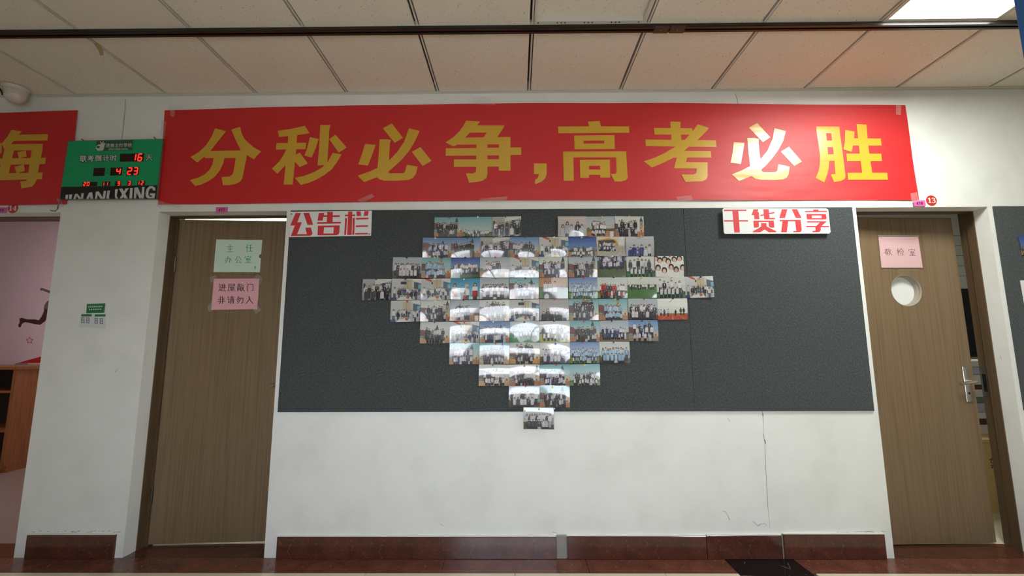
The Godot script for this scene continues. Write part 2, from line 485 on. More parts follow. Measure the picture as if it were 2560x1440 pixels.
# ---------------------------------------------------------------- the prints of the photographs, drawn into one picture
const CELL := Vector2i(224, 152)
var atlas: Image
var org := Vector2i.ZERO
var rng := RandomNumberGenerator.new()
func dr(x: float, y: float, w: float, h: float, c: Color):
	var a := Vector2i(clampi(roundi(x), 0, CELL.x), clampi(roundi(y), 0, CELL.y))
	var z := Vector2i(clampi(roundi(x + w), 0, CELL.x), clampi(roundi(y + h), 0, CELL.y))
	if z.x > a.x and z.y > a.y: atlas.fill_rect(Rect2i(org + a, z - a), c)
func de(cx: float, cy: float, rx: float, ry: float, c: Color):
	for y in range(floori(cy - ry), ceili(cy + ry)):
		var k := 1.0 - pow((y + 0.5 - cy) / ry, 2.0)
		if k > 0.0: dr(cx - rx * sqrt(k), y, 2.0 * rx * sqrt(k), 1, c)
func dfade(y0: float, y1: float, a: Color, z: Color):
	for y in range(int(y0), int(y1)): dr(0, y, CELL.x, 1, a.lerp(z, (y - y0) / (y1 - y0)))
func dpoly(p: Array, c: Color):
	var lo := 999.0; var hi := -999.0
	for q in p:
		lo = minf(lo, q[1]); hi = maxf(hi, q[1])
	for y in range(floori(lo), ceili(hi)):
		var xs := []
		for i in p.size():
			var a = p[i]; var b = p[(i + 1) % p.size()]
			var yy := y + 0.5
			if (a[1] <= yy) != (b[1] <= yy): xs.append(a[0] + (b[0] - a[0]) * (yy - a[1]) / (b[1] - a[1]))
		xs.sort()
		for i in range(0, xs.size() - 1, 2): dr(xs[i], y, xs[i + 1] - xs[i], 1, c)
const SKY := [[[124, 178, 184], [200, 212, 206]], [[108, 142, 192], [196, 206, 214]], [[48, 84, 160], [126, 158, 202]], [[176, 188, 194], [202, 206, 206]], [[212, 216, 210], [216, 216, 208]], [[44, 142, 190], [126, 206, 206]]]
func rc(a: Array) -> Color: return c8(a[0], a[1], a[2])
func wob(c: Color, k := 0.06) -> Color:
	var d := rng.randf_range(-k, k)
	return Color(clampf(c.r + d, 0, 1), clampf(c.g + d, 0, 1), clampf(c.b + d, 0, 1))
const CLOTH := {"w": [[226, 222, 222], [214, 210, 214], [70, 72, 84]], "d": [[30, 30, 36], [52, 52, 60], [196, 194, 200]], "l": [[196, 196, 216], [60, 62, 96], [216, 214, 222]], "b": [[170, 200, 226], [200, 214, 228], [150, 184, 214]], "n": [[44, 60, 122], [70, 84, 140], [214, 214, 220]], "r": [[190, 34, 40], [232, 230, 230], [60, 60, 66]], "k": [[26, 26, 28], [40, 40, 42], [30, 30, 34]]}
func person(x: float, feet: float, tall: float, cloth: String, seated := false):
	var skin := wob(c8(222, 182, 158)); var hair := wob(c8(38, 30, 28), 0.03)
	var top := wob(rc(CLOTH[cloth][rng.randi() % 3]))
	var legs := wob(c8(34, 35, 44), 0.05) if rng.randf() < 0.92 else wob(c8(196, 196, 202))
	var r := tall * rng.randf_range(0.058, 0.068)
	var head := feet - tall + r
	var wide := tall * 0.135
	var long_hair := rng.randf() < 0.5
	if seated:
		dr(x - wide * 1.1, feet - tall * 0.34, wide * 2.2, tall * 0.34, legs)
	else:
		dr(x - wide * 0.75, feet - tall * 0.48, wide * 0.68, tall * 0.48, legs); dr(x + wide * 0.08, feet - tall * 0.48, wide * 0.68, tall * 0.48, legs)
	if long_hair: de(x, head + r * 0.9, r * 1.25, r * 2.1, hair)
	de(x, feet - tall * 0.78, wide * 1.05, tall * 0.07, top)
	dr(x - wide, feet - tall * 0.78, wide * 2.0, tall * (0.44 if seated else 0.33), top)
	dr(x - wide * 1.18, feet - tall * 0.74, wide * 0.34, tall * 0.28, top.darkened(0.12)); dr(x + wide * 0.84, feet - tall * 0.74, wide * 0.34, tall * 0.28, top.darkened(0.12))
	de(x, head - r * 0.1, r * 1.05, r * 1.1, hair)
	de(x, head + r * 0.35, r * 0.78, r * 0.85, skin)
	dr(x - r * 0.3, head + r * 1.0, r * 0.6, r * 0.7, skin)
	if rng.randf() < 0.5: dr(x - wide * 0.15, feet - tall * 0.76, wide * 0.3, tall * 0.14, Color(0.93, 0.93, 0.93))
func group(x0: float, x1: float, feet: float, tall: float, rows: int, per: int, cloth: String):
	per = int(per * 1.2)
	for r in rows:
		var back := rows - 1 - r
		for i in per:
			var x := lerpf(x0, x1, (i + 0.5 + (0.35 if r % 2 else 0.0)) / (per + 0.35)) + rng.randf_range(-2, 2)
			person(x + rng.randf_range(-3, 3), feet - back * tall * 0.28 + rng.randf_range(-4, 3), tall * rng.randf_range(0.84, 1.08) * (0.72 if back == 0 and rows > 1 else 1.0), cloth, back == 0 and rows > 1)
func sky(k: int, down := 152.0): dfade(0, down, rc(SKY[k][0]), rc(SKY[k][1]))
func shot_campus(k: int, tower: float, tip: float, cloth: String, rows := 2, per := 8, ground := Color(0.70, 0.50, 0.38)):
	sky(k, 115)
	dr(0, 112, 224, 40, ground); dr(0, 112, 224, 6, ground.lightened(0.2))
	var bw := rng.randf_range(46, 92); var bt := rng.randf_range(36, 58)
	dpoly([[0, bt], [bw * 0.5, bt + 3], [bw, bt + 30], [bw, 114], [0, 114]], wob(c8(122, 82, 82)))
	for i in 5:
		for j in 3: dr(6 + i * bw / 6.0, bt + 14 + j * 18 + i * 3, 5, 7, c8(104, 66, 68))
	de(14, 104, 20, 8, c8(120, 160, 150))
	if tower >= 0.0:
		var tx := tower * 224.0; var w := 13.0
		dr(tx - w, tip + 46, w * 2, 116 - tip - 46, c8(176, 170, 144)); dr(tx - w * 0.85, tip + 34, w * 1.7, 16, c8(150, 146, 130))
		dpoly([[tx, tip], [tx + w, tip + 36], [tx - w, tip + 36]], c8(44, 74, 84))
		dr(tx - 4, tip + 52, 8, 12, c8(110, 112, 104)); dr(tx - w, tip + 80, w * 2, 4, c8(140, 134, 112))
	dr(190, 96, 34, 20, c8(220, 190, 150)); dr(206, 84, 18, 30, c8(214, 186, 150)); dr(196, 102, 10, 12, c8(150, 84, 52))
	group(rng.randf_range(26, 50), rng.randf_range(172, 200), 150, rng.randf_range(76, 90), rows, per, cloth)
func shot_plaza(k: int, cloth: String):
	sky(k, 104)
	dr(196, 62, 28, 44, c8(186, 190, 192)); dr(0, 96, 224, 14, c8(140, 100, 76)); dr(0, 108, 224, 44, c8(184, 130, 92))
	dr(150, 92, 74, 18, c8(120, 72, 50)); dr(186, 112, 26, 36, c8(232, 230, 222))
	de(16, 100, 14, 16, c8(120, 120, 60))
	group(44, 150, 140, 66, 3, 7, cloth)
func shot_class(kind: int):
	dfade(0, 152, c8(206, 206, 204), c8(186, 186, 186))
	dpoly([[150, 0], [224, 0], [224, 34], [168, 20]], c8(226, 226, 220))
	dpoly([[168, 24], [224, 38], [224, 92], [168, 70]], c8(92, 110, 130)); dr(200, 44, 24, 30, c8(126, 190, 204))
	dr(92, 14, 60, 60, c8(196, 182, 152)); dr(118, 14, 3, 60, c8(160, 146, 120))
	if kind == 0:
		dpoly([[20, 0], [52, 0], [82, 16], [78, 26], [40, 12]], c8(200, 74, 52)); de(84, 34, 5, 9, c8(50, 50, 54))
	elif kind == 1:
		dr(70, 24, 42, 18, c8(50, 56, 60)); dr(170, 30, 30, 40, c8(84, 96, 96))
	for i in 9: person(70 + i * 17 + rng.randf_range(-3, 3), 118 + rng.randf_range(-8, 8), 50, "w" if kind != 1 else "n")
	person(26, 140, 78, "w"); person(58, 146, 74, "k"); person(186, 150, 70, "w"); person(150, 150, 66, "l")
	dpoly([[60, 132], [140, 124], [164, 152], [40, 152]], c8(228, 226, 216)); dr(84, 104, 54, 12, c8(88, 96, 96)); de(124, 130, 12, 10, c8(182, 112, 74))
	dr(0, 132, 40, 20, c8(52, 70, 120))
func shot_crowd_indoor(cloth: String):
	dfade(0, 152, c8(190, 190, 186), c8(120, 122, 122))
	dpoly([[90, 0], [224, 0], [224, 16], [100, 44]], c8(222, 222, 214)); dr(150, 32, 74, 70, c8(64, 76, 92)); dr(176, 36, 40, 36, c8(190, 200, 204))
	dr(10, 34, 14, 60, c8(60, 64, 64)); dr(44, 34, 24, 50, c8(176, 168, 146))
	for i in 7: person(24 + i * 30 + rng.randf_range(-5, 5), 132 + rng.randf_range(-8, 6), 86, "k" if i % 2 else cloth)
	for i in 5: person(36 + i * 40 + rng.randf_range(-5, 5), 170, 96, cloth if i % 2 else "k", true)
func shot_wallgroup(k: int, cloth: String):
	sky(k, 120)
	dr(0, 112, 224, 40, c8(96, 76, 64)); dr(196, 70, 22, 48, c8(150, 158, 160)); de(6, 116, 12, 18, c8(96, 92, 58))
	for i in 10: person(28 + i * 18.5 + rng.randf_range(-3, 3), 140 + rng.randf_range(-7, 3), 92, cloth)
	for i in 6: person(40 + i * 26 + rng.randf_range(-4, 4), 160, 78, cloth, true)
func shot_field(k: int, cloth: String, ground: Color, horizon: float, rows: int, per: int, tall: float):
	sky(k, horizon)
	for i in 16: de(i * 15.0, horizon, 12, rng.randf_range(3, 14), wob(c8(92, 108, 84), 0.04))
	dr(0, horizon, 224, 152 - horizon, ground); dr(0, horizon, 224, 5, ground.darkened(0.3))
	group(18, 206, minf(150, horizon + tall * 0.85), tall * 1.25, rows, per, cloth)
func shot_close(bg: Color, cloth: String, count: int, tall: float):
	dfade(0, 152, bg, bg.darkened(0.1))
	for i in count: person(lerpf(24, 200, (i + 0.5) / count) + rng.randf_range(-6, 6), 152 + tall * (0.28 if i % 2 else 0.42), tall, cloth)
func shot_track():
	dfade(0, 112, c8(236, 236, 230), c8(232, 232, 226)); dr(0, 106, 224, 8, c8(120, 132, 96)); dr(0, 112, 224, 40, c8(196, 84, 62))
	for x in [20.0, 112.0, 206.0]: dpoly([[112 + (x - 112) * 0.4, 112], [114 + (x - 112) * 0.4, 112], [x + 3, 152], [x, 152]], c8(232, 214, 204))
	for x in [10.0, 26.0, 50.0, 78.0, 132.0, 170.0, 192.0]: person(x, 122 + rng.randf_range(-3, 6), rng.randf_range(40, 54), "k" if x > 100 else "l")
func shot_bus():
	dfade(0, 80, c8(222, 218, 198), c8(206, 196, 170)); dr(0, 74, 224, 78, c8(186, 180, 160))
	dpoly([[10, 30], [96, 16], [150, 26], [170, 70], [20, 80]], c8(216, 150, 60)); dpoly([[14, 36], [130, 26], [150, 46], [18, 56]], c8(60, 66, 66))
	dr(170, 10, 40, 60, c8(226, 226, 222))
	group(16, 150, 112, 54, 2, 10, "l"); dpoly([[150, 152], [156, 152], [186, 116], [184, 116]], c8(230, 228, 220))
func shot_girls():
	dr(0, 0, 224, 70, c8(186, 132, 90)); dr(96, 0, 128, 76, c8(222, 200, 184)); dr(0, 70, 224, 82, c8(66, 108, 58)); de(172, 74, 22, 8, c8(40, 60, 40))
	for x in [52.0, 84.0, 122.0]: person(x, 140, 112, "w", true)
	de(60, 136, 18, 22, c8(214, 212, 206))
func shot_reds():
	sky(5); dr(112, 40, 26, 112, c8(186, 190, 168)); dpoly([[125, 8], [140, 44], [110, 44]], c8(120, 150, 140)); dr(0, 130, 224, 22, c8(206, 224, 224))
	person(34, 190, 150, "r"); person(186, 186, 150, "r"); person(92, 170, 118, "k"); person(104, 214, 108, "r"); person(130, 164, 100, "w")
	dr(16, 92, 40, 40, c8(186, 32, 38)); dr(166, 90, 42, 42, c8(186, 32, 38))
func shot_faces():
	dfade(0, 152, c8(206, 224, 224), c8(214, 206, 200))
	for p in [[10, 20], [40, 34], [78, 26], [104, 40], [150, 26], [190, 18], [24, 86], [72, 104], [124, 80], [162, 98], [212, 84]]:
		de(p[0], p[1] + 40, 30, 34, wob(c8(236, 234, 230), 0.03)); de(p[0], p[1], 20, 22, c8(36, 30, 28)); de(p[0], p[1] + 6, 14, 16, wob(c8(226, 190, 168)))
func print_shot(kind: String):
	match kind:
		"c0d": shot_campus(0, 0.75, 4, "d")
		"c0l": shot_campus(0, 0.74, 8, "l")
		"c0b": shot_campus(0, 0.66, -24, "b")
		"c0g": shot_campus(0, 0.76, 0, "d", 3, 7, Color(0.72, 0.60, 0.46))
		"c1l": shot_campus(1, 0.70, 22, "l", 2, 9)
		"c1k": shot_campus(1, 0.72, 6, "k", 2, 6)
		"c1d": shot_campus(1, 0.68, 26, "d")
		"c3d": shot_campus(3, 0.86, 0, "d", 2, 7)
		"c4l": shot_campus(4, 0.82, 0, "l", 2, 9)
		"c4d": shot_campus(4, 0.90, 4, "d", 2, 7)
		"c4e": shot_campus(4, 0.54, 10, "d", 3, 6, Color(0.82, 0.62, 0.38))
		"c4m": shot_campus(4, 0.57, 22, "w", 2, 6, Color(0.80, 0.66, 0.50))
		"c2w": shot_campus(1, -1.0, 0, "w", 3, 4, Color(0.62, 0.56, 0.50))
		"p3w": shot_plaza(3, "w")
		"p1w": shot_plaza(3, "l")
		"cl0": shot_class(0)
		"cl1": shot_class(1)
		"cl2": shot_class(2)
		"in": shot_crowd_indoor("w")
		"inl": shot_crowd_indoor("l")
		"w3": shot_wallgroup(3, "w")
		"w1": shot_wallgroup(4, "w")
		"w4b": shot_wallgroup(4, "b")
		"w4l": shot_wallgroup(4, "l")
		"f0": shot_field(0, "l", c8(110, 136, 74), 120, 1, 12, 38)
		"f2": shot_field(2, "w", c8(176, 132, 84), 108, 2, 11, 44)
		"f2g": shot_field(2, "w", c8(78, 104, 60), 84, 2, 12, 50)
		"f1b": shot_field(1, "b", c8(112, 140, 60), 104, 3, 9, 52)
		"f3n": shot_field(3, "n", c8(134, 116, 96), 92, 2, 10, 50)
		"f4w": shot_field(4, "w", c8(62, 128, 78), 116, 2, 5, 76)
		"f4g": shot_field(4, "w", c8(74, 126, 66), 66, 1, 14, 30)
		"f4r": shot_field(4, "r", c8(120, 138, 96), 108, 2, 9, 62)
		"f4y": shot_field(4, "w", c8(176, 178, 96), 88, 2, 6, 60)
		"f0w": shot_field(0, "w", c8(120, 146, 100), 116, 2, 8, 56)
		"f0g": shot_field(3, "b", c8(56, 128, 74), 74, 2, 7, 56)
		"fd": shot_field(1, "l", c8(84, 100, 62), 40, 3, 11, 62)
		"close": shot_close(c8(214, 204, 200), "d", 5, 150.0)
		"closen": shot_close(c8(196, 200, 204), "n", 6, 120.0)
		"suits": shot_close(c8(188, 184, 180), "d", 6, 116.0)
		"track": shot_track()
		"bus": shot_bus()
		"girls": shot_girls()
		"reds": shot_reds()
		"faces": shot_faces()

func words_for(kind: String) -> String:
	if kind == "c2w": return "photo of white-shirted students under blue sky"
	if kind.begins_with("c") and not kind.begins_with("cl"): return "group photo with brick building and clock tower"
	if kind.begins_with("close") or kind == "suits": return "close photo of a few students"
	return {"p": "photo of students on orange plaza", "cl": "classroom photo of students and desks", "in": "crowded indoor photo of students", "w": "photo of students before pale sky", "f": "group photo on open sports ground",
		"t": "running track photo under white sky", "b": "street photo with yellow bus", "g": "photo of three girls on grass", "r": "photo of students in red shirts"}.get(kind.left(2), {"p": "photo of students on orange plaza", "w": "photo of students before pale sky",
		"f": "group photo on open sports ground", "t": "running track photo under white sky", "b": "street photo with yellow bus", "g": "photo of three girls on grass", "r": "photo of students in red shirts"}.get(kind.left(1), "photo of students"))
const ORDER := ["first", "second", "third", "fourth", "fifth", "sixth", "seventh", "eighth", "ninth", "tenth", "eleventh", "twelfth"]
const COUNT := ["one", "two", "three", "four", "five", "six", "seven", "eight", "nine", "ten"]
# each row of the heart: left edges and last right edge in pixels, top at both ends, bottom at both ends, prints, pins
const ROWS := [
	[[1087, 1159.5, 1231, 1303], 543.5, 541, 592.5, 590.5, ["c0d", "f0", "in"], ["red", "white", "green"]],
	[[1394, 1466, 1536, 1609], 541, 541, 591.5, 592, ["close", "p3w", "c4d"], ["yellow", "yellow", "yellow"]],
	[[1057.5, 1129, 1201, 1274.5, 1347, 1420, 1491, 1563.5, 1634], 594.5, 591, 644.5, 640, ["c1l", "c1k", "inl", "c1d", "cl0", "f2", "bus", "closen"], ["white", "green", "green", "green", "white", "yellow", "white", "yellow"]],
	[[982.5, 1055, 1128, 1200, 1274, 1347, 1420, 1492.5, 1565, 1636, 1708], 643.5, 640, 695.5, 692, ["w3", "c0b", "f2g", "p3w", "cl0", "c4l", "c3d", "fd", "f4w", "faces"], ["black", "yellow", "navy", "red", "white", "yellow", "black", "white", "black", "red"]],
	[[908, 980.5, 1054, 1127, 1200, 1273.5, 1347, 1421, 1493, 1567, 1639, 1711, 1782.5], 698, 690.5, 751, 743.5, ["in", "cl1", "cl0", "reds", "w3", "c0l", "girls", "f1b", "f4r", "f4g", "f4w", "cl0"], ["navy", "black", "white", "white", "green", "green", "white", "red", "black", "yellow", "yellow", "navy"]],
	[[978, 1052, 1125.5, 1199.5, 1273.5, 1348, 1422, 1496, 1569, 1643, 1717], 751.5, 745.5, 804.5, 798.5, ["cl2", "c4d", "p1w", "c4e", "cl1", "suits", "c0g", "c0b", "w3", "track"], ["red", "white", "navy", "yellow", "navy", "red", "yellow", "yellow", "red", "black"]],
	[[1051, 1125, 1199.5, 1274.5, 1348.5, 1424.5, 1499, 1570, 1644], 805, 800, 858, 852.5, ["c4m", "cl0", "c1l", "f0g", "f4y", "c0d", "f3n", "c2w"], ["blue", "red", "white", "navy", "blue", "red", "black", "navy"]],
	[[1124.5, 1199, 1274.5, 1349.5, 1424.5, 1498, 1573], 858, 854, 911, 907, ["c0l", "c0g", "c4e", "w4l", "f1b", "w4b"], ["yellow", "red", "white", "blue", "red", "black"]],
	[[1198, 1274.5, 1348.5, 1424.5, 1500], 912, 910, 965, 963, ["c4m", "c4d", "c0l", "f0w"], ["green", "green", "red", "yellow"]],
	[[1272, 1348.5, 1424], 963.5, 963.5, 1017.5, 1018, ["w3", "c0d"], ["red", "yellow"]],
	[[1308.5, 1385], 1019, 1019, 1073, 1073, ["w3"], ["yellow"]],
]

# a sheet of paper from a grid of points, with smooth normals and uv within `uv`
func sheet(b: Bld, g: Array, uv: Rect2):
	var rows := g.size(); var cols: int = g[0].size()
	var nn := []
	for j in rows:
		var r := []
		for i in cols:
			var dx: Vector3 = g[j][mini(i + 1, cols - 1)] - g[j][maxi(i - 1, 0)]
			var dy: Vector3 = g[maxi(j - 1, 0)][i] - g[mini(j + 1, rows - 1)][i]
			r.append(dx.cross(dy).normalized())
		nn.append(r)
	for j in rows - 1:
		for i in cols - 1:
			var u := func(a: int, c: int) -> Vector2: return uv.position + uv.size * Vector2(float(a) / (cols - 1), float(c) / (rows - 1))
			b.tri3(g[j][i], g[j][i + 1], g[j + 1][i + 1], nn[j][i], nn[j][i + 1], nn[j + 1][i + 1], u.call(i, j), u.call(i + 1, j), u.call(i + 1, j + 1))
			b.tri3(g[j][i], g[j + 1][i + 1], g[j + 1][i], nn[j][i], nn[j + 1][i + 1], nn[j + 1][i], u.call(i, j), u.call(i + 1, j + 1), u.call(i, j + 1))

func photo_sheet(called: String, quad: Array, z: float, lift: float, side: float, twist: float, curl: float, index: int, m: Material, label: String, grp: String) -> Node3D:
	# quad: four wall points tl, tr, br, bl; a print pinned at the middle of its top edge, curling away from the board at the sides and foot
	var g := []
	for j in 9:
		var row := []
		for i in 13:
			var u := i / 12.0; var w := j / 8.0
			var p: Vector3 = quad[0].lerp(quad[1], u).lerp(quad[3].lerp(quad[2], u), w)
			var s := 2.0 * u - 1.0
			p.z = z + 0.001 * w + lift * sin(PI * pow(w, 0.9)) + side * s * s * (0.3 + 0.7 * w) + twist * s * w * w + curl * pow(absf(s), 3.0) * pow(w, 2.5)
			row.append(p)
		g.append(row)
	var b := Bld.new()
	var cols := 9
	var size := Vector2(CELL.x * 9, CELL.y * 8)
	var at := Vector2(index % cols, index / cols) * Vector2(CELL)
	sheet(b, g, Rect2((at + Vector2(3, 3)) / size, (Vector2(CELL) - Vector2(6, 6)) / size))
	var mid: Vector3 = (quad[0] + quad[2]) * 0.5
	return single(called, b, m, Vector3(mid.x, mid.y, z), label, "photo", grp)

var pin_mesh := {}
func push_pin(at: Vector3, colour: String, label: String, tilt: Vector3):
	var t := thing("push_pin", label, "push pin", at, "push pins holding the photos")
	if not pin_mesh.has("head"):
		var h := Bld.new()
		h.lathe(Vector3.ZERO, Vector3.BACK, [[0.0, 0.004], [0.0042, 0.004], [0.0046, 0.005], [0.0042, 0.006], [0.0026, 0.007], [0.0024, 0.0125], [0.0036, 0.014], [0.0042, 0.0155], [0.0040, 0.017], [0.0, 0.0178]], 12)
		pin_mesh.head = h.mesh()
		var s := Bld.new()
		s.tube([Vector3(0, 0, -0.006), Vector3(0, 0, 0.005)], 0.0006, 5)
		pin_mesh.needle = s.mesh()
	for k in ["head", "needle"]:
		var o := MeshInstance3D.new()
		o.mesh = pin_mesh[k]; o.material_override = M.pin[colour] if k == "head" else M.steel
		o.name = k
		o.rotation = tilt
		t.add_child(o)

func heart_of_photos():
	rng.seed = 77
	var kinds := []
	for r in ROWS:
		kinds.append_array(r[5])
	kinds.append("f2")
	atlas = Image.create(CELL.x * 9, CELL.y * 8, false, Image.FORMAT_RGB8)
	for i in kinds.size():
		org = Vector2i(i % 9, i / 9) * CELL
		rng.seed = 900 + i * 13
		print_shot(kinds[i])
		for y in range(0, CELL.y, 2):
			for x in range(0, CELL.x, 2):
				var k := rng.randf_range(-0.02, 0.015) if y < 60 else rng.randf_range(-0.13, 0.08)
				var c := atlas.get_pixel(org.x + x, org.y + y)
				atlas.fill_rect(Rect2i(org.x + x, org.y + y, 2, 2), Color(clampf(c.r + k, 0, 1), clampf(c.g + k, 0, 1), clampf(c.b + k, 0, 1)))
	var sheet_size := atlas.get_size()
	atlas.resize(sheet_size.x / 2, sheet_size.y / 2, Image.INTERPOLATE_LANCZOS)
	var m := mat(c8(222, 222, 222), 0.35)
	m.albedo_texture = ImageTexture.create_from_image(atlas)
	m.clearcoat_enabled = true; m.clearcoat = 1.0; m.clearcoat_roughness = 0.05
	M.photo = m
	rng.seed = 4242
	var index := 0
	for r in ROWS.size():
		var row = ROWS[r]
		var xs: Array = row[0]
		var number := r if r > 0 else 1
		for i in xs.size() - 1:
			var f := func(x: float, a: float, z: float) -> float: return lerpf(a, z, (x - xs[0]) / (xs[-1] - xs[0]))
			var z := 0.0125 + 0.0004 * r + 0.0006 * (i % 2)
			var x0: float = xs[i] + rng.randf_range(-0.4, 0.4); var x1: float = xs[i + 1] + rng.randf_range(-0.9, 0.2)
			var skew := rng.randf_range(-0.8, 0.8)
			var drift := (x0 - 1310.0) * 0.00078 * (float(row[3]) - float(row[1])) * 0.12
			var q := [wp(x0, f.call(x0, row[1], row[2]) + skew, z), wp(x1, f.call(x1, row[1], row[2]) - skew * 0.5, z), wp(x1 + drift, f.call(x1, row[3], row[4]), z), wp(x0 + drift, f.call(x0, row[3], row[4]) + skew, z)]
			var place: int = i + (3 if r == 1 else 0)
			var where := "%s in heart row %s from door 417" % [ORDER[place], COUNT[number - 1]]
			if r == ROWS.size() - 1: where = "hanging below the board at the heart's tip"
			photo_sheet("photo", q, z, rng.randf_range(0.0015, 0.009), rng.randf_range(-0.0008, 0.007), rng.randf_range(-0.004, 0.004), rng.randf_range(0.0, 0.006), index, m, words_for(kinds[index]) + ", " + where, "photos pinned in a heart")
			var top: Vector3 = (q[0] + q[1]) * 0.5
			push_pin(Vector3(top.x + rng.randf_range(-0.012, 0.012), top.y - rng.randf_range(0.001, 0.008), z + 0.0005), row[6][i], "%s push pin holding the photo %s" % [row[6][i], where], Vector3(rng.randf_range(-0.3, 0.25), rng.randf_range(-0.3, 0.3), 0))
			index += 1
	var tip := wp(1313, 1026, 0.016)
	push_pin(tip, "yellow", "yellow push pin at lower photo's corner toward door 417", Vector3(0.1, -0.2, 0))
	push_pin(wp(1384, 1022, 0.016), "white", "white push pin at lower photo's corner toward door 418", Vector3(-0.2, 0.2, 0))
	push_pin(wp(979, 645, 0.0105), "green", "green push pin stuck in bare felt beside heart row three", Vector3(0.1, 0.1, 0))
	# the neighbouring board carries one print and a sheet
	var q2 := [wp(2543, 590, 0.013), wp(2600, 589, 0.013), wp(2613, 636, 0.013), wp(2552, 638, 0.013)]
	photo_sheet("photo", q2, 0.013, 0.006, 0.002, 0.0, 0.0, index, m, "group photo with blue sky on the board beyond door 418", "")
	var pb := Bld.new()
	lay_wall(pb, crop([2550, 701, 2640, 699, 2660, 812, 2570, 816]), 0.0115, 0.0004)
	single("paper_sheet", pb, M.paper, wp(2600, 757, 0.0115), "blank white paper sheet on the board beyond door 418", "paper")

# ---------------------------------------------------------------- banners
func wave(x: float, y: float) -> float:
	return 0.008 + 0.0026 * sin(x * 1.9 + 0.6) + 0.0014 * sin(x * 4.7 - y * 8.0) + 0.0009 * sin(x * 9.5 + y * 13.0 + 1.3)
func wave_normal(x: float, y: float) -> Vector3:
	var e := 0.002
	return Vector3(-(wave(x + e, y) - wave(x - e, y)) / (2 * e), -(wave(x, y + e) - wave(x, y - e)) / (2 * e), 1.0).normalized()
func wavy(b: Bld, px: PackedVector2Array, off: float):
	var poly := PackedVector2Array()
	var lo := Vector2(1e9, 1e9); var hi := -lo
	for p in px:
		var w := wp(p.x, p.y, 0.008)
		poly.append(Vector2(w.x, w.y))
		lo = lo.min(Vector2(w.x, w.y)); hi = hi.max(Vector2(w.x, w.y))
	if Geometry2D.triangulate_polygon(poly).is_empty(): print("bad banner stroke ", px)
	var step := 0.04
	for i in range(floori(lo.x / step), ceili(hi.x / step)):
		for j in range(floori(lo.y / step), ceili(hi.y / step)):
			var cell := PackedVector2Array([Vector2(i, j) * step, Vector2(i + 1, j) * step, Vector2(i + 1, j + 1) * step, Vector2(i, j + 1) * step])
			for r in Geometry2D.intersect_polygons(poly, cell):
				var ix := Geometry2D.triangulate_polygon(r)
				for k in range(0, ix.size(), 3):
					var a := r[ix[k]]; var c := r[ix[k + 1]]; var d := r[ix[k + 2]]
					b.tri3(Vector3(a.x, a.y, wave(a.x, a.y) + off), Vector3(c.x, c.y, wave(c.x, c.y) + off), Vector3(d.x, d.y, wave(d.x, d.y) + off), wave_normal(a.x, a.y), wave_normal(c.x, c.y), wave_normal(d.x, d.y))
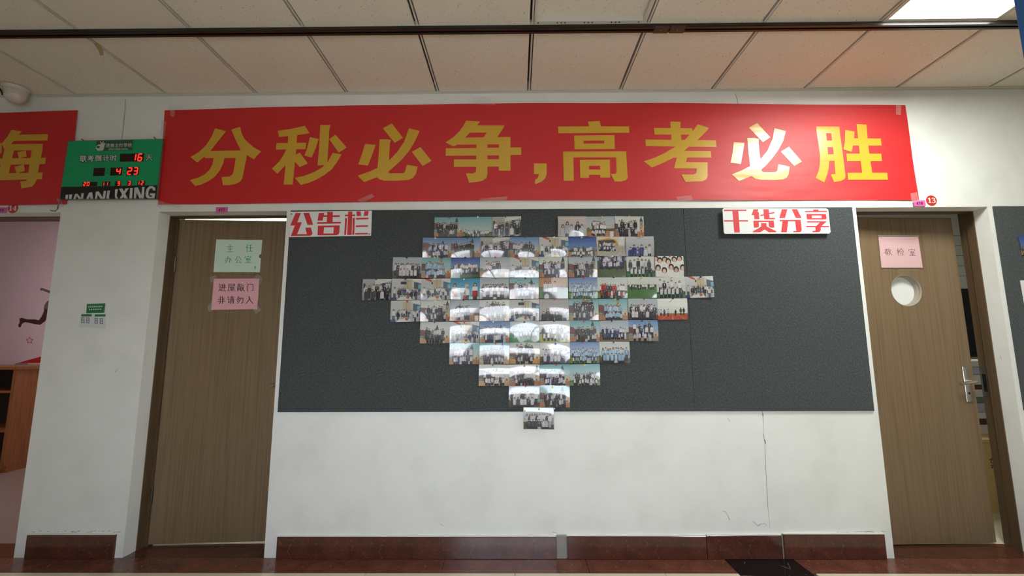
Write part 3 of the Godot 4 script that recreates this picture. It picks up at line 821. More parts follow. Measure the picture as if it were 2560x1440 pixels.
const BIG := [
	["character", 440, 280, 5.565, [
		[548, 228, 700, 268, 655, 325, 485, 545, 405, 620, 300, 705, 205, 630, 330, 555, 430, 460, 500, 345],
		[770, 245, 895, 207, 915, 300, 955, 375, 1010, 430, 1080, 490, 1185, 548, 1130, 600, 1085, 658, 985, 598, 905, 535, 840, 410],
		[475, 546, 915, 534, 985, 598, 980, 640, 408, 645, 405, 618],
		[530, 635, 678, 635, 660, 720, 610, 820, 540, 900, 450, 965, 350, 1010, 270, 1030, 195, 950, 310, 915, 400, 870, 470, 805, 510, 730],
		[835, 630, 984, 630, 965, 720, 925, 920, 890, 970, 820, 1003, 740, 1015, 652, 1018, 635, 905, 740, 897, 780, 875, 800, 835]]],
	["character", 440, 280, 5.565, [
		[1415, 262, 1600, 235, 1790, 190, 1857, 295, 1680, 322, 1435, 348],
		[1560, 318, 1685, 312, 1678, 425, 1665, 585, 1652, 690, 1622, 1008, 1497, 1010, 1520, 738, 1530, 520, 1555, 425],
		[1395, 432, 1813, 425, 1800, 515, 1387, 522],
		[1530, 518, 1570, 518, 1600, 640, 1520, 738, 1408, 858, 1332, 785, 1430, 690, 1490, 600],
		[1660, 592, 1720, 562, 1832, 715, 1720, 765, 1648, 685],
		[2005, 178, 2147, 178, 2130, 250, 2125, 390, 2105, 720, 2070, 740, 1968, 742, 1990, 480],
		[1862, 347, 1983, 372, 1945, 500, 1887, 632, 1785, 605, 1830, 480],
		[2130, 375, 2215, 312, 2375, 492, 2262, 565],
		[2180, 568, 2305, 588, 2240, 700, 2165, 800, 2060, 880, 1950, 940, 1850, 985, 1735, 1015, 1652, 915, 1790, 885, 1930, 830, 2040, 765, 2110, 695]]],
	["character", 870, 280, 4.923, [
		[207, 390, 340, 402, 295, 530, 245, 658, 125, 645, 170, 520],
		[428, 198, 540, 140, 678, 318, 575, 380],
		[388, 335, 480, 335, 530, 345, 515, 390, 505, 590, 490, 720, 500, 748, 520, 755, 680, 752, 700, 735, 725, 648, 858, 672, 835, 760, 800, 810, 740, 835, 600, 845, 450, 845, 390, 830, 355, 800, 362, 690, 378, 500],
		[750, 200, 882, 233, 830, 350, 760, 470, 660, 590, 560, 680, 495, 735, 350, 805, 200, 865, 118, 785, 260, 735, 400, 670, 500, 600, 600, 500, 690, 370],
		[785, 492, 893, 432, 1028, 602, 920, 665]]],
	["character", 870, 280, 4.923, [
		[1455, 108, 1625, 120, 1590, 168, 1500, 255, 1440, 315, 1355, 395, 1300, 425, 1198, 375, 1290, 315, 1370, 240, 1420, 170],
		[1580, 168, 1927, 168, 1895, 225, 1835, 316, 1665, 316, 1708, 255, 1485, 257],
		[1430, 315, 2000, 308, 2000, 398, 1350, 402],
		[1858, 310, 2000, 308, 2000, 722, 1855, 722],
		[1580, 390, 1715, 390, 1717, 760, 1705, 810, 1660, 845, 1590, 862, 1492, 870, 1450, 755, 1540, 757, 1575, 735],
		[1203, 447, 2132, 437, 2132, 530, 1203, 540],
		[1303, 583, 1990, 580, 1990, 670, 1303, 677]]],
	["comma", 870, 280, 4.923, [[2288, 635, 2445, 637, 2445, 770, 2425, 820, 2380, 862, 2302, 890, 2302, 840, 2335, 815, 2350, 768, 2288, 765]]],
	["character", 1370, 280, 5.565, [
		[552, 138, 720, 128, 732, 210, 575, 212], [140, 203, 1125, 205, 1128, 295, 145, 298],
		[362, 330, 922, 328, 924, 404, 365, 404], [366, 443, 926, 441, 928, 520, 368, 522], [364, 400, 495, 400, 495, 447, 366, 447], [780, 400, 924, 400, 926, 447, 780, 447],
		[208, 553, 1085, 553, 1088, 637, 210, 637], [210, 633, 352, 633, 357, 960, 217, 962], [945, 633, 1088, 633, 1107, 915, 1085, 950, 1010, 970, 925, 968, 873, 865, 935, 863, 952, 845],
		[440, 670, 858, 668, 860, 754, 442, 754], [442, 750, 570, 750, 570, 922, 447, 922], [722, 750, 860, 750, 865, 915, 725, 917], [566, 805, 728, 803, 728, 880, 566, 880]]],
	["character", 1370, 280, 5.565, [
		[1698, 138, 1843, 142, 1840, 230, 1855, 392, 1715, 392], [1470, 225, 2003, 230, 2010, 272, 1970, 318, 1480, 318], [1352, 387, 2335, 395, 2343, 487, 1358, 480],
		[2080, 175, 2235, 222, 2220, 250, 2080, 390, 1950, 490, 1895, 540, 1740, 640, 1600, 710, 1443, 777, 1332, 690, 1480, 640, 1620, 575, 1770, 485, 1905, 385, 2010, 270],
		[1890, 540, 2265, 543, 2272, 635, 1790, 638, 1735, 640], [1790, 632, 1935, 632, 1920, 700, 1885, 787, 1752, 787], [1768, 698, 2220, 700, 2220, 787, 1752, 787],
		[2068, 785, 2100, 702, 2220, 702, 2220, 895, 2200, 940, 2150, 965, 1910, 978, 1850, 870, 2020, 872, 2060, 850]]],
	["character", 1800, 280, 5.565, [
		[190, 418, 340, 430, 315, 580, 288, 725, 147, 705, 175, 560], [405, 215, 520, 153, 702, 350, 597, 418],
		[380, 362, 480, 360, 545, 375, 538, 420, 548, 560, 560, 660, 570, 790, 575, 820, 600, 838, 770, 838, 795, 815, 812, 728, 968, 762, 955, 860, 930, 910, 880, 938, 760, 948, 570, 945, 490, 930, 430, 890, 418, 760, 395, 560],
		[760, 225, 917, 265, 880, 400, 810, 530, 720, 650, 640, 740, 575, 800, 430, 895, 265, 960, 163, 870, 310, 810, 420, 755, 560, 660, 660, 540, 735, 370],
		[847, 552, 958, 483, 1140, 688, 1032, 752]]],
	["character", 1800, 280, 5.565, [
		[1337, 200, 1665, 203, 1670, 297, 1345, 297],
		[1343, 290, 1475, 293, 1500, 560, 1520, 680, 1515, 780, 1490, 880, 1455, 977, 1333, 915, 1375, 820, 1390, 720, 1390, 600, 1365, 420],
		[1545, 288, 1668, 288, 1750, 890, 1740, 930, 1690, 955, 1592, 973, 1545, 868, 1610, 860, 1592, 680],
		[1478, 400, 1590, 397, 1600, 488, 1488, 490], [1503, 590, 1605, 588, 1615, 680, 1518, 682],
		[1743, 248, 1872, 270, 1868, 365, 1850, 470, 1830, 553, 1717, 522, 1735, 420], [1860, 365, 2240, 367, 2253, 465, 1845, 467],
		[1900, 168, 2038, 175, 2055, 365, 2080, 580, 2120, 850, 1980, 850, 1945, 580, 1920, 365], [1757, 580, 2247, 578, 2258, 682, 1767, 685], [1775, 845, 2330, 845, 2338, 942, 1785, 942]]],
]
const SEA := [[215, 180, 400, 205, 350, 268, 215, 440, 95, 540, 40, 430, 150, 300], [-60, 380, 0, 410, 45, 430, 45, 600, 0, 615, -60, 600], [345, 268, 875, 258, 862, 372, 255, 385], [215, 440, 780, 432, 770, 545, 265, 555, 95, 545],
	[95, 540, 270, 548, 165, 968, -20, 968], [585, 540, 778, 440, 775, 545, 690, 960, 665, 1090, 630, 1150, 580, 1200, 390, 1235, 370, 1108, 470, 1098, 495, 1075, 520, 950], [-40, 700, 840, 682, 820, 798, -40, 815],
	[-60, 965, 780, 950, 765, 1068, -60, 1090], [328, 585, 480, 555, 495, 660, 355, 700], [275, 845, 445, 805, 460, 920, 305, 965]]

func edge(a: Array, s: float) -> Vector3:
	# a polyline of pixel pairs on the wall at the share s of its width
	var x := lerpf(a[0], a[a.size() - 2], s)
	for i in range(0, a.size() - 2, 2):
		if x <= a[i + 2] or i == a.size() - 4:
			return wp(x, lerpf(a[i + 1], a[i + 3], clampf((x - a[i]) / (a[i + 2] - a[i]), 0.0, 1.0)), 0.008)
	return Vector3.ZERO
func cloth_strip(top: Array, bottom: Array, cols: int, rows: int) -> Bld:
	var g := []
	for j in rows + 1:
		var row := []
		for i in cols + 1:
			var p := edge(top, float(i) / cols).lerp(edge(bottom, float(i) / cols), float(j) / rows)
			p.z = wave(p.x, p.y)
			row.append(p)
		g.append(row)
	var b := Bld.new()
	sheet(b, g, Rect2(0, 0, 1, 1))
	return b
func characters(c: Array, t: Node3D):
	var polys := []
	var own := []
	for p in c[4]:
		polys.append(crop(p, c[1], c[2], c[3]))
		own.append(own.size())
	for i in polys.size():
		for k in i:
			if own[i] != own[k] and not Geometry2D.intersect_polygons(polys[i], polys[k]).is_empty():
				var old: int = own[i]
				for m in own.size():
					if own[m] == old: own[m] = own[k]
	var sizes := {}
	for m in own: sizes[m] = sizes.get(m, 0) + 1
	var most := 0
	for m in sizes: most = maxi(most, sizes[m])
	var named := false
	for m in sizes:
		var b := Bld.new()
		for i in polys.size():
			if own[i] == m: wavy(b, polys[i], 0.0009 + 0.00012 * i)
		var main: bool = sizes[m] == most and not named
		named = named or main
		part(c[0] if main else "character_stroke", b, M.banner_gold, t)
func tape_patch(parent: Node3D, px: Array, z := 0.0165):
	var b := Bld.new()
	lay_wall(b, crop(px), z)
	part("tape", b, M.tape, parent)
func banners():
	var top := [412.0, 276.0, 650.0, 268.5, 900.0, 262.5, 1300.0, 258.0, 1700.0, 258.0, 2264.0, 262.5]
	var bottom := [395.0, 512.0, 700.0, 508.0, 1000.0, 503.5, 1300.0, 501.0, 1700.0, 500.5, 2298.0, 500.0]
	var at := wp(1350, 380)
	var t := thing("red_banner", "long red banner with gold characters above door 417 and the notice board", "banner", at, "red slogan banners")
	part("cloth", cloth_strip(top, bottom, 160, 20), M.banner_red, t)
	for c in BIG: characters(c, t)
	for q in [[424, 265, 438, 266, 436, 292, 426, 290], [404, 300, 416, 304, 410, 346, 400, 342], [394, 500, 410, 504, 402, 522, 392, 516], [404, 506, 452, 512, 450, 519, 404, 515], [893, 500, 930, 484, 936, 492, 905, 506],
		[1198, 497, 1268, 491, 1266, 502, 1200, 506], [1690, 492, 1728, 488, 1732, 500, 1696, 505], [2240, 256, 2254, 257, 2252, 288, 2240, 286], [2276, 484, 2292, 480, 2298, 503, 2280, 508], [1180, 240, 1240, 242, 1238, 262, 1182, 260]]:
		tape_patch(t, q)
	var t2 := thing("red_banner", "red banner with gold character ending behind the countdown clock", "banner", wp(0, 400), "red slogan banners")
	part("cloth", cloth_strip([-330.0, 292.0, 0.0, 282.0, 196.0, 276.5], [-380.0, 520.0, 0.0, 513.5, 168.0, 511.0], 40, 20), M.banner_red, t2)
	var b2 := Bld.new()
	var kk := 0
	for s in SEA:
		wavy(b2, crop(s, 0, 300, 7.2), 0.0009 + 0.00012 * kk)
		kk += 1
	part("character", b2, M.banner_gold, t2)
	tape_patch(t2, [140, 494, 152, 500, 160, 516, 150, 520])

# ---------------------------------------------------------------- wall signs
const NOTICE := [[310, 240, 450, 238, 355, 487, 475, 487, 350, 805, 610, 803, 568, 632, 715, 628, 758, 770, 750, 810, 705, 845, 180, 855, 290, 573, 165, 573], [518, 238, 670, 235, 778, 553, 625, 555],
	[930, 238, 1075, 235, 1062, 300, 1160, 300, 1160, 340, 1050, 345, 1030, 440, 895, 445], [1155, 213, 1303, 210, 1295, 482, 1140, 482], [1295, 300, 1488, 298, 1485, 345, 1295, 350], [885, 485, 1518, 475, 1515, 520, 882, 530],
	[905, 580, 1485, 570, 1482, 620, 903, 624], [903, 620, 1070, 620, 1052, 790, 896, 790], [1330, 616, 1482, 616, 1475, 760, 1465, 790, 1315, 790], [896, 787, 1468, 787, 1450, 812, 1400, 832, 895, 835],
	[1625, 285, 1895, 280, 1893, 322, 1623, 328], [1710, 200, 1822, 200, 1805, 825, 1685, 825], [1630, 375, 1680, 373, 1655, 825, 1605, 825], [1830, 370, 1887, 368, 1875, 820, 1822, 822],
	[1930, 195, 2042, 195, 2055, 318, 1940, 322], [2145, 190, 2258, 190, 2238, 312, 2125, 318], [1925, 370, 2252, 365, 2250, 408, 1922, 418], [1918, 572, 2240, 567, 2238, 608, 1915, 615], [1903, 775, 2240, 770, 2240, 808, 1900, 815]]
const SHARE := [[170, 162, 650, 162, 650, 190, 170, 195], [350, 186, 475, 186, 510, 650, 390, 652], [175, 388, 683, 388, 683, 415, 175, 418],
	[800, 155, 905, 155, 890, 215, 912, 220, 925, 365, 820, 368, 810, 280, 760, 280], [1010, 155, 1125, 155, 1145, 340, 1258, 340, 1258, 368, 1030, 368], [945, 275, 1245, 210, 1248, 238, 950, 300],
	[797, 397, 1230, 395, 1235, 427, 800, 429], [797, 425, 912, 425, 915, 525, 890, 545, 810, 548], [1120, 425, 1235, 425, 1245, 545, 1165, 548, 1130, 525],
	[963, 450, 1075, 450, 1080, 520, 1165, 565, 1285, 622, 1285, 643, 1130, 645, 1040, 585, 940, 645, 785, 645, 785, 625, 890, 570, 965, 520],
	[1405, 155, 1522, 155, 1470, 342, 1350, 345], [1615, 155, 1732, 155, 1825, 342, 1705, 342], [1357, 383, 1805, 383, 1808, 412, 1360, 412], [1420, 408, 1540, 408, 1510, 645, 1390, 643], [1690, 408, 1808, 408, 1830, 595, 1810, 635, 1775, 643, 1650, 643, 1648, 622, 1715, 618],
	[2075, 160, 2180, 160, 2190, 190, 2370, 190, 2370, 215, 1895, 218, 1895, 192, 2072, 190], [1930, 257, 2345, 257, 2348, 287, 1932, 287], [1932, 284, 2045, 284, 2045, 347, 1938, 347], [2250, 284, 2350, 284, 2362, 340, 2358, 347, 2255, 347], [1938, 344, 2360, 344, 2340, 372, 1942, 372],
	[1942, 410, 2362, 410, 2340, 437, 1942, 437], [2220, 433, 2342, 433, 2265, 500, 2235, 545, 2235, 600, 2215, 635, 2180, 643, 2060, 643, 2060, 618, 2125, 612, 2120, 530], [1928, 512, 2412, 512, 2412, 538, 1928, 538]]
func board_signs():
	var t := thing("notice_sign", "white sign with three red characters at the board's corner by door 417", "sign", wp(826, 558, 0.012), "white board signs")
	var b := Bld.new()
	lay_wall(b, crop([160, 205, 2342, 178, 2318, 845, 140, 882], 710, 510, 10.667), 0.0165, 0.004)
	part("panel", b, M.sign_white, t)
	var l := Bld.new()
	for i in NOTICE.size(): lay_wall(l, crop(NOTICE[i], 710, 510, 10.667), 0.0169 + 0.00006 * (i % 5))
	part("lettering", l, M.sign_red, t)
	for p in [[200, 270], [2280, 800]]:
		var s := Bld.new()
		s.lathe(wp(710 + p[0] / 10.667, 510 + p[1] / 10.667, 0.0165), Vector3.BACK, [[0.0045, 0.0], [0.0042, 0.0012], [0.0, 0.002]], 12)
		part("screw", s, M.steel_dark, t)
	var t2 := thing("sharing_sign", "white sign with four red characters on the board near door 418", "sign", wp(1940, 553, 0.03), "white board signs")
	var b2 := Bld.new()
	lay_wall(b2, crop([140, 165, 165, 132, 2350, 136, 2395, 162, 2445, 640, 2415, 672, 185, 678, 166, 640], 1790, 505, 8.533), 0.034, 0.004)
	part("panel", b2, M.sign_white, t2)
	var l2 := Bld.new()
	for i in SHARE.size(): lay_wall(l2, crop(SHARE[i], 1790, 505, 8.533), 0.0344 + 0.00006 * (i % 5))
	part("lettering", l2, M.sign_red, t2)
	for p in [[1812, 531], [2064, 530], [1815, 578], [2068, 577]]:
		var s := Bld.new()
		s.tube([wp(p[0], p[1], 0.0118), wp(p[0], p[1], 0.0302)], 0.004, 8)
		part("spacer", s, M.steel_dark, t2)

func stickers():
	for a in [["number_sticker", "417", [540, 517.8, 569.8, 517.6, 568.4, 532, 539.4, 532.3], "magenta number sticker above the door with two paper signs"], ["number_sticker", "418", [2283.2, 501.2, 2312.7, 500.5, 2314.7, 515.3, 2285.5, 516.2], "magenta number sticker above the porthole door"],
		["number_sticker", "416", [-14, 519, 18, 518.3, 17.3, 532.5, -15, 532.8], "magenta number sticker above the open doorway"]]:
		var px := crop(a[2])
		var mid := (wp(px[0].x, px[0].y, 0.012) + wp(px[2].x, px[2].y, 0.012)) * 0.5
		var z := 0.012 if a[1] == "418" else 0.002
		mid = wp((px[0].x + px[2].x) * 0.5, (px[0].y + px[2].y) * 0.5, z)
		var t := thing(a[0], a[3], "sticker", mid, "room number stickers")
		var b := Bld.new()
		lay_wall(b, px, z, 0.0015)
		part("paper", b, M.sticker_magenta, t)
		lettering(a[1], "lettering", "Droid Sans", true, 0.019, mid + Vector3(0, 0, 0.0006), Vector3.BACK, M.ink_purple, t)
	for a in [[2328.7, 501.2, 12.6, "13", "round red number sticker above the porthole door"], [32.3, 520.5, 12.3, "14", "round red number sticker above the open doorway"]]:
		var mid := wp(a[0], a[1], 0.002)
		var t := thing("round_sticker", a[4], "sticker", mid, "round red number stickers")
		var b := Bld.new()
		b.lathe(mid, Vector3.BACK, [[0.033, -0.001], [0.033, 0.0006], [0.0, 0.0007]], 36)
		part("disc", b, M.sticker_red, t)
		lettering(a[3], "lettering", "Droid Serif", true, 0.034, mid + Vector3(0, 0, 0.0012), Vector3.BACK, M.sticker_text, t)

func countdown_clock():
	var zf := 0.028
	var P := Vector3(0, 0, zf); var N := Vector3.BACK
	var t := thing("countdown_clock", "green and black countdown clock with red digits hung between the banners", "clock", wp(280, 498, 0.0))
	var q := func(a: Array) -> PackedVector2Array: return crop(a, 140, 335, 8.0)
	var b := Bld.new()
	lay(b, q.call([240, 140, 2145, 95, 2020, 1300, 75, 1310]), P, N, 0.0, 0.011)
	part("case", b, M.clock_frame, t)
	b = Bld.new()
	lay(b, q.call([252, 150, 2132, 106, 2028, 1024, 108, 1060]), P, N, 0.0006)
	part("face", b, M.green_panel, t)
	b = Bld.new()
	lay(b, q.call([108, 1060, 2028, 1024, 2008, 1292, 84, 1302]), P, N, 0.0006)
	part("lower_face", b, M.clock_black, t)
	b = Bld.new()
	lay(b, q.call([815, 135, 1545, 120, 1530, 322, 795, 338]), P, N, 0.0009)
	part("logo_panel", b, M.green_dark, t)
	b = Bld.new()
	lay(b, q.call([798, 290, 805, 250, 840, 215, 880, 205, 905, 205, 880, 152, 897, 148, 925, 192, 940, 148, 958, 152, 950, 200, 972, 182, 992, 186, 975, 230, 960, 300, 938, 332, 830, 334]), P, N, 0.0012)
	part("hand_logo", b, M.clock_text, t)
	b = Bld.new()
	lay(b, q.call([810, 262, 830, 242, 860, 240, 884, 255, 878, 275, 850, 288, 820, 284]), P, N, 0.0015)
	part("hand_logo_hole", b, M.green_dark, t)
	var bl := Bld.new(); var bk := Bld.new()
	var name_text := "济南立行学校"
	for i in 6: write(bl, name_text[i], 140 + (1002 + 88 * i) / 8.0, 335 + (192 - 1.5 * i) / 8.0, 80 / 8.0, 80 / 8.0, 12, P, N, 0.0012)
	var title := "联考倒计时"
	for i in 5:
		write(bk, title[i], 140 + (480 + 152 * i) / 8.0, 335 + (430 - 4 * i) / 8.0, 132 / 8.0, 130 / 8.0, 26, P, N, 0.0010)
		write(bl, title[i], 140 + (480 + 152 * i) / 8.0, 335 + (430 - 4 * i) / 8.0, 132 / 8.0, 130 / 8.0, 13, P, N, 0.0014)
	write(bk, "天", 140 + 1800 / 8.0, 335 + 402 / 8.0, 136 / 8.0, 132 / 8.0, 26, P, N, 0.0010)
	write(bl, "天", 140 + 1800 / 8.0, 335 + 402 / 8.0, 136 / 8.0, 132 / 8.0, 13, P, N, 0.0014)
	part("outline", bk, M.clock_black, t)
	part("lettering", bl, M.clock_text, t)
	lettering("JINAN LIXING SCHOOL", "small_lettering", "Droid Sans", true, 0.0085, pp(140 + 1250 / 8.0, 335 + 304 / 8.0, P, N) + N * 0.001, N, M.clock_text, t, 0.0)
	var fb := Bld.new()
	for a in [["公", 385, 975], ["历", 455, 972], ["年", 845, 962], ["月", 1095, 958], ["日", 1318, 952]]: write(fb, a[0], 140 + a[1] / 8.0, 335 + a[2] / 8.0, 62 / 8.0, 66 / 8.0, 12, P, N, 0.0011)
	part("faint_lettering", fb, M.clock_faint, t)
	for w in [[1285, 398, 1768, 388, 1750, 547, 1278, 555], [760, 682, 988, 675, 970, 838, 742, 845], [1095, 675, 1335, 668, 1315, 828, 1085, 835], [1425, 668, 1672, 660, 1655, 824, 1408, 830], [535, 965, 830, 958, 822, 1042, 530, 1048], [930, 955, 1090, 950, 1082, 1035, 925, 1040], [1185, 950, 1310, 945, 1302, 1034, 1175, 1038], [1430, 945, 1520, 940, 1512, 1030, 1425, 1033], [1640, 940, 1790, 935, 1778, 1026, 1630, 1030],
		[1033, 712, 1053, 711, 1052, 726, 1032, 727], [1018, 772, 1038, 771, 1037, 787, 1017, 788], [1376, 702, 1394, 701, 1393, 716, 1375, 717], [1361, 768, 1379, 767, 1378, 783, 1360, 784]]:
		b = Bld.new()
		lay(b, q.call(w), P, N, 0.0009)
		part("display_window", b, M.led_window, t)
	var dg := func(c: String, x0: float, y0: float, x1: float, y1: float, wide: float):
		var s := Bld.new()
		digit(s, c, 140 + x0 / 8.0, 335 + y0 / 8.0, 140 + x1 / 8.0, 335 + y1 / 8.0, (y1 - y0) * 0.18 / 8.0, wide / 8.0, P, N, 0.0016)
		part("led_digit", s, M.led, t)
	dg.call("1", 1530, 404, 1585, 530, 24); dg.call("6", 1636, 402, 1706, 534, 24)
	dg.call("4", 1208, 694, 1276, 806, 22); dg.call("2", 1430, 680, 1500, 808, 22); dg.call("3", 1552, 676, 1622, 804, 22)
	dg.call("2", 552, 970, 590, 1034, 14); dg.call("0", 622, 968, 660, 1034, 14); dg.call("1", 930, 968, 958, 1028, 14); dg.call("1", 1000, 966, 1030, 1026, 14)
	dg.call("9", 1236, 958, 1274, 1026, 14); dg.call("3", 1446, 952, 1484, 1022, 14); dg.call("1", 1630, 948, 1660, 1016, 14); dg.call("2", 1704, 948, 1742, 1016, 14)
	var big := Bld.new()
	var kk := 0
	for a in [[195, 1218, 250, 1215, 235, 1300, 190, 1300], [270, 1212, 330, 1210, 312, 1300, 262, 1300], [385, 1200, 425, 1198, 400, 1298, 350, 1299], [385, 1200, 432, 1196, 515, 1297, 455, 1298], [510, 1190, 560, 1188, 545, 1296, 500, 1297],
		[665, 1172, 725, 1165, 660, 1296, 605, 1297], [682, 1170, 725, 1165, 748, 1295, 690, 1296], [800, 1155, 845, 1150, 825, 1295, 780, 1296], [800, 1155, 860, 1148, 950, 1294, 890, 1295], [955, 1140, 1005, 1135, 985, 1294, 935, 1294],
		[1030, 1135, 1082, 1130, 1062, 1280, 1080, 1293, 1030, 1294, 1008, 1285], [1185, 1108, 1245, 1103, 1215, 1240, 1248, 1292, 1195, 1293, 1180, 1250], [1260, 1095, 1330, 1090, 1440, 1290, 1370, 1291], [1395, 1090, 1460, 1085, 1330, 1290, 1275, 1291],
		[1485, 1085, 1540, 1080, 1525, 1290, 1470, 1290], [1570, 1075, 1625, 1070, 1605, 1289, 1560, 1289], [1570, 1075, 1640, 1068, 1735, 1288, 1670, 1289], [1725, 1062, 1775, 1060, 1760, 1288, 1705, 1288],
		[1990, 1130, 1985, 1075, 1930, 1040, 1870, 1045, 1815, 1100, 1790, 1190, 1800, 1260, 1840, 1287, 1970, 1286, 1990, 1190, 1880, 1190, 1880, 1230, 1925, 1230, 1920, 1255, 1880, 1260, 1850, 1220, 1855, 1150, 1880, 1095, 1920, 1085, 1945, 1130]]:
		lay(big, q.call(a), P, N, 0.0010 + 0.0001 * (kk % 3))
		kk += 1
	part("large_lettering", big, M.clock_text, t)
	for a in [[515, 100, 545, 130], [1960, 62, 1995, 100]]:
		b = Bld.new()
		b.tube([pp(140 + a[0] / 8.0, 335 + a[1] / 8.0, Vector3(0, 0, 0.002), N), pp(140 + a[2] / 8.0, 335 + a[3] / 8.0, Vector3(0, 0, 0.022), N)], 0.003, 6)
		part("hook", b, M.steel_dark, t)
	b = Bld.new()
	b.tube([wp(313.5, 249, 0.006), wp(312, 275, 0.006), wp(309, 305, 0.007), wp(306, 335, 0.007), wp(304, 352, 0.010)], 0.0017, 6)
	single("power_cable", b, M.cable, wp(313, 249, 0.006), "thin grey cable running from the ceiling down to the countdown clock", "cable")
	b = Bld.new()
	b.tube([wp(148, 500, 0.012), wp(146, 512, 0.014), wp(144, 522, 0.012), wp(138, 528, 0.01), wp(126, 526, 0.01)], 0.0028, 6)
	single("loose_cable", b, M.cable_dark, wp(144, 522, 0.012), "short curled cable end hanging below the countdown clock", "cable")

func flip_calendar():
	var q := func(a: Array) -> PackedVector2Array: return crop(a, 180, 740, 14.4)
	var t := thing("flip_calendar", "small grey flip number board with green header on pillar below the clock", "calendar", wp(231, 818, 0.0))
	var b := Bld.new()
	lay_wall(b, q.call([535, 285, 1185, 262, 1145, 600, 510, 620]), 0.004, 0.0035)
	part("header", b, M.calendar_green, t)
	b = Bld.new()
	lay_wall(b, q.call([318, 640, 1222, 645, 1205, 1155, 248, 1130]), 0.006, 0.0055)
	part("panel", b, M.calendar_board, t)
	for a in [[345, 655, 715, 655, 700, 735, 330, 735], [825, 660, 1210, 658, 1195, 738, 812, 742]]:
		b = Bld.new()
		lay_wall(b, q.call(a), 0.0068, 0.0006)
		part("strip", b, M.calendar_green, t)
	for a in [[325, 770], [505, 775], [805, 792], [990, 802]]:
		b = Bld.new()
		write(b, "8", 180 + a[0] / 14.4, 740 + a[1] / 14.4, 135 / 14.4, 200 / 14.4, 18, Vector3(0, 0, 0.006), Vector3.BACK, 0.0004)
		part("flip_digit", b, M.calendar_ink, t)
	b = Bld.new()
	for i in 8:
		lay_wall(b, q.call([585 + i * 66, 368 - i * 2, 625 + i * 66, 367 - i * 2, 622 + i * 66, 410 - i * 2, 582 + i * 66, 411 - i * 2]), 0.0043)
		if i < 7: lay_wall(b, q.call([615 + i * 66, 466 - i * 2, 655 + i * 66, 465 - i * 2, 652 + i * 66, 508 - i * 2, 612 + i * 66, 509 - i * 2]), 0.0043)
	part("lettering", b, M.calendar_board, t)

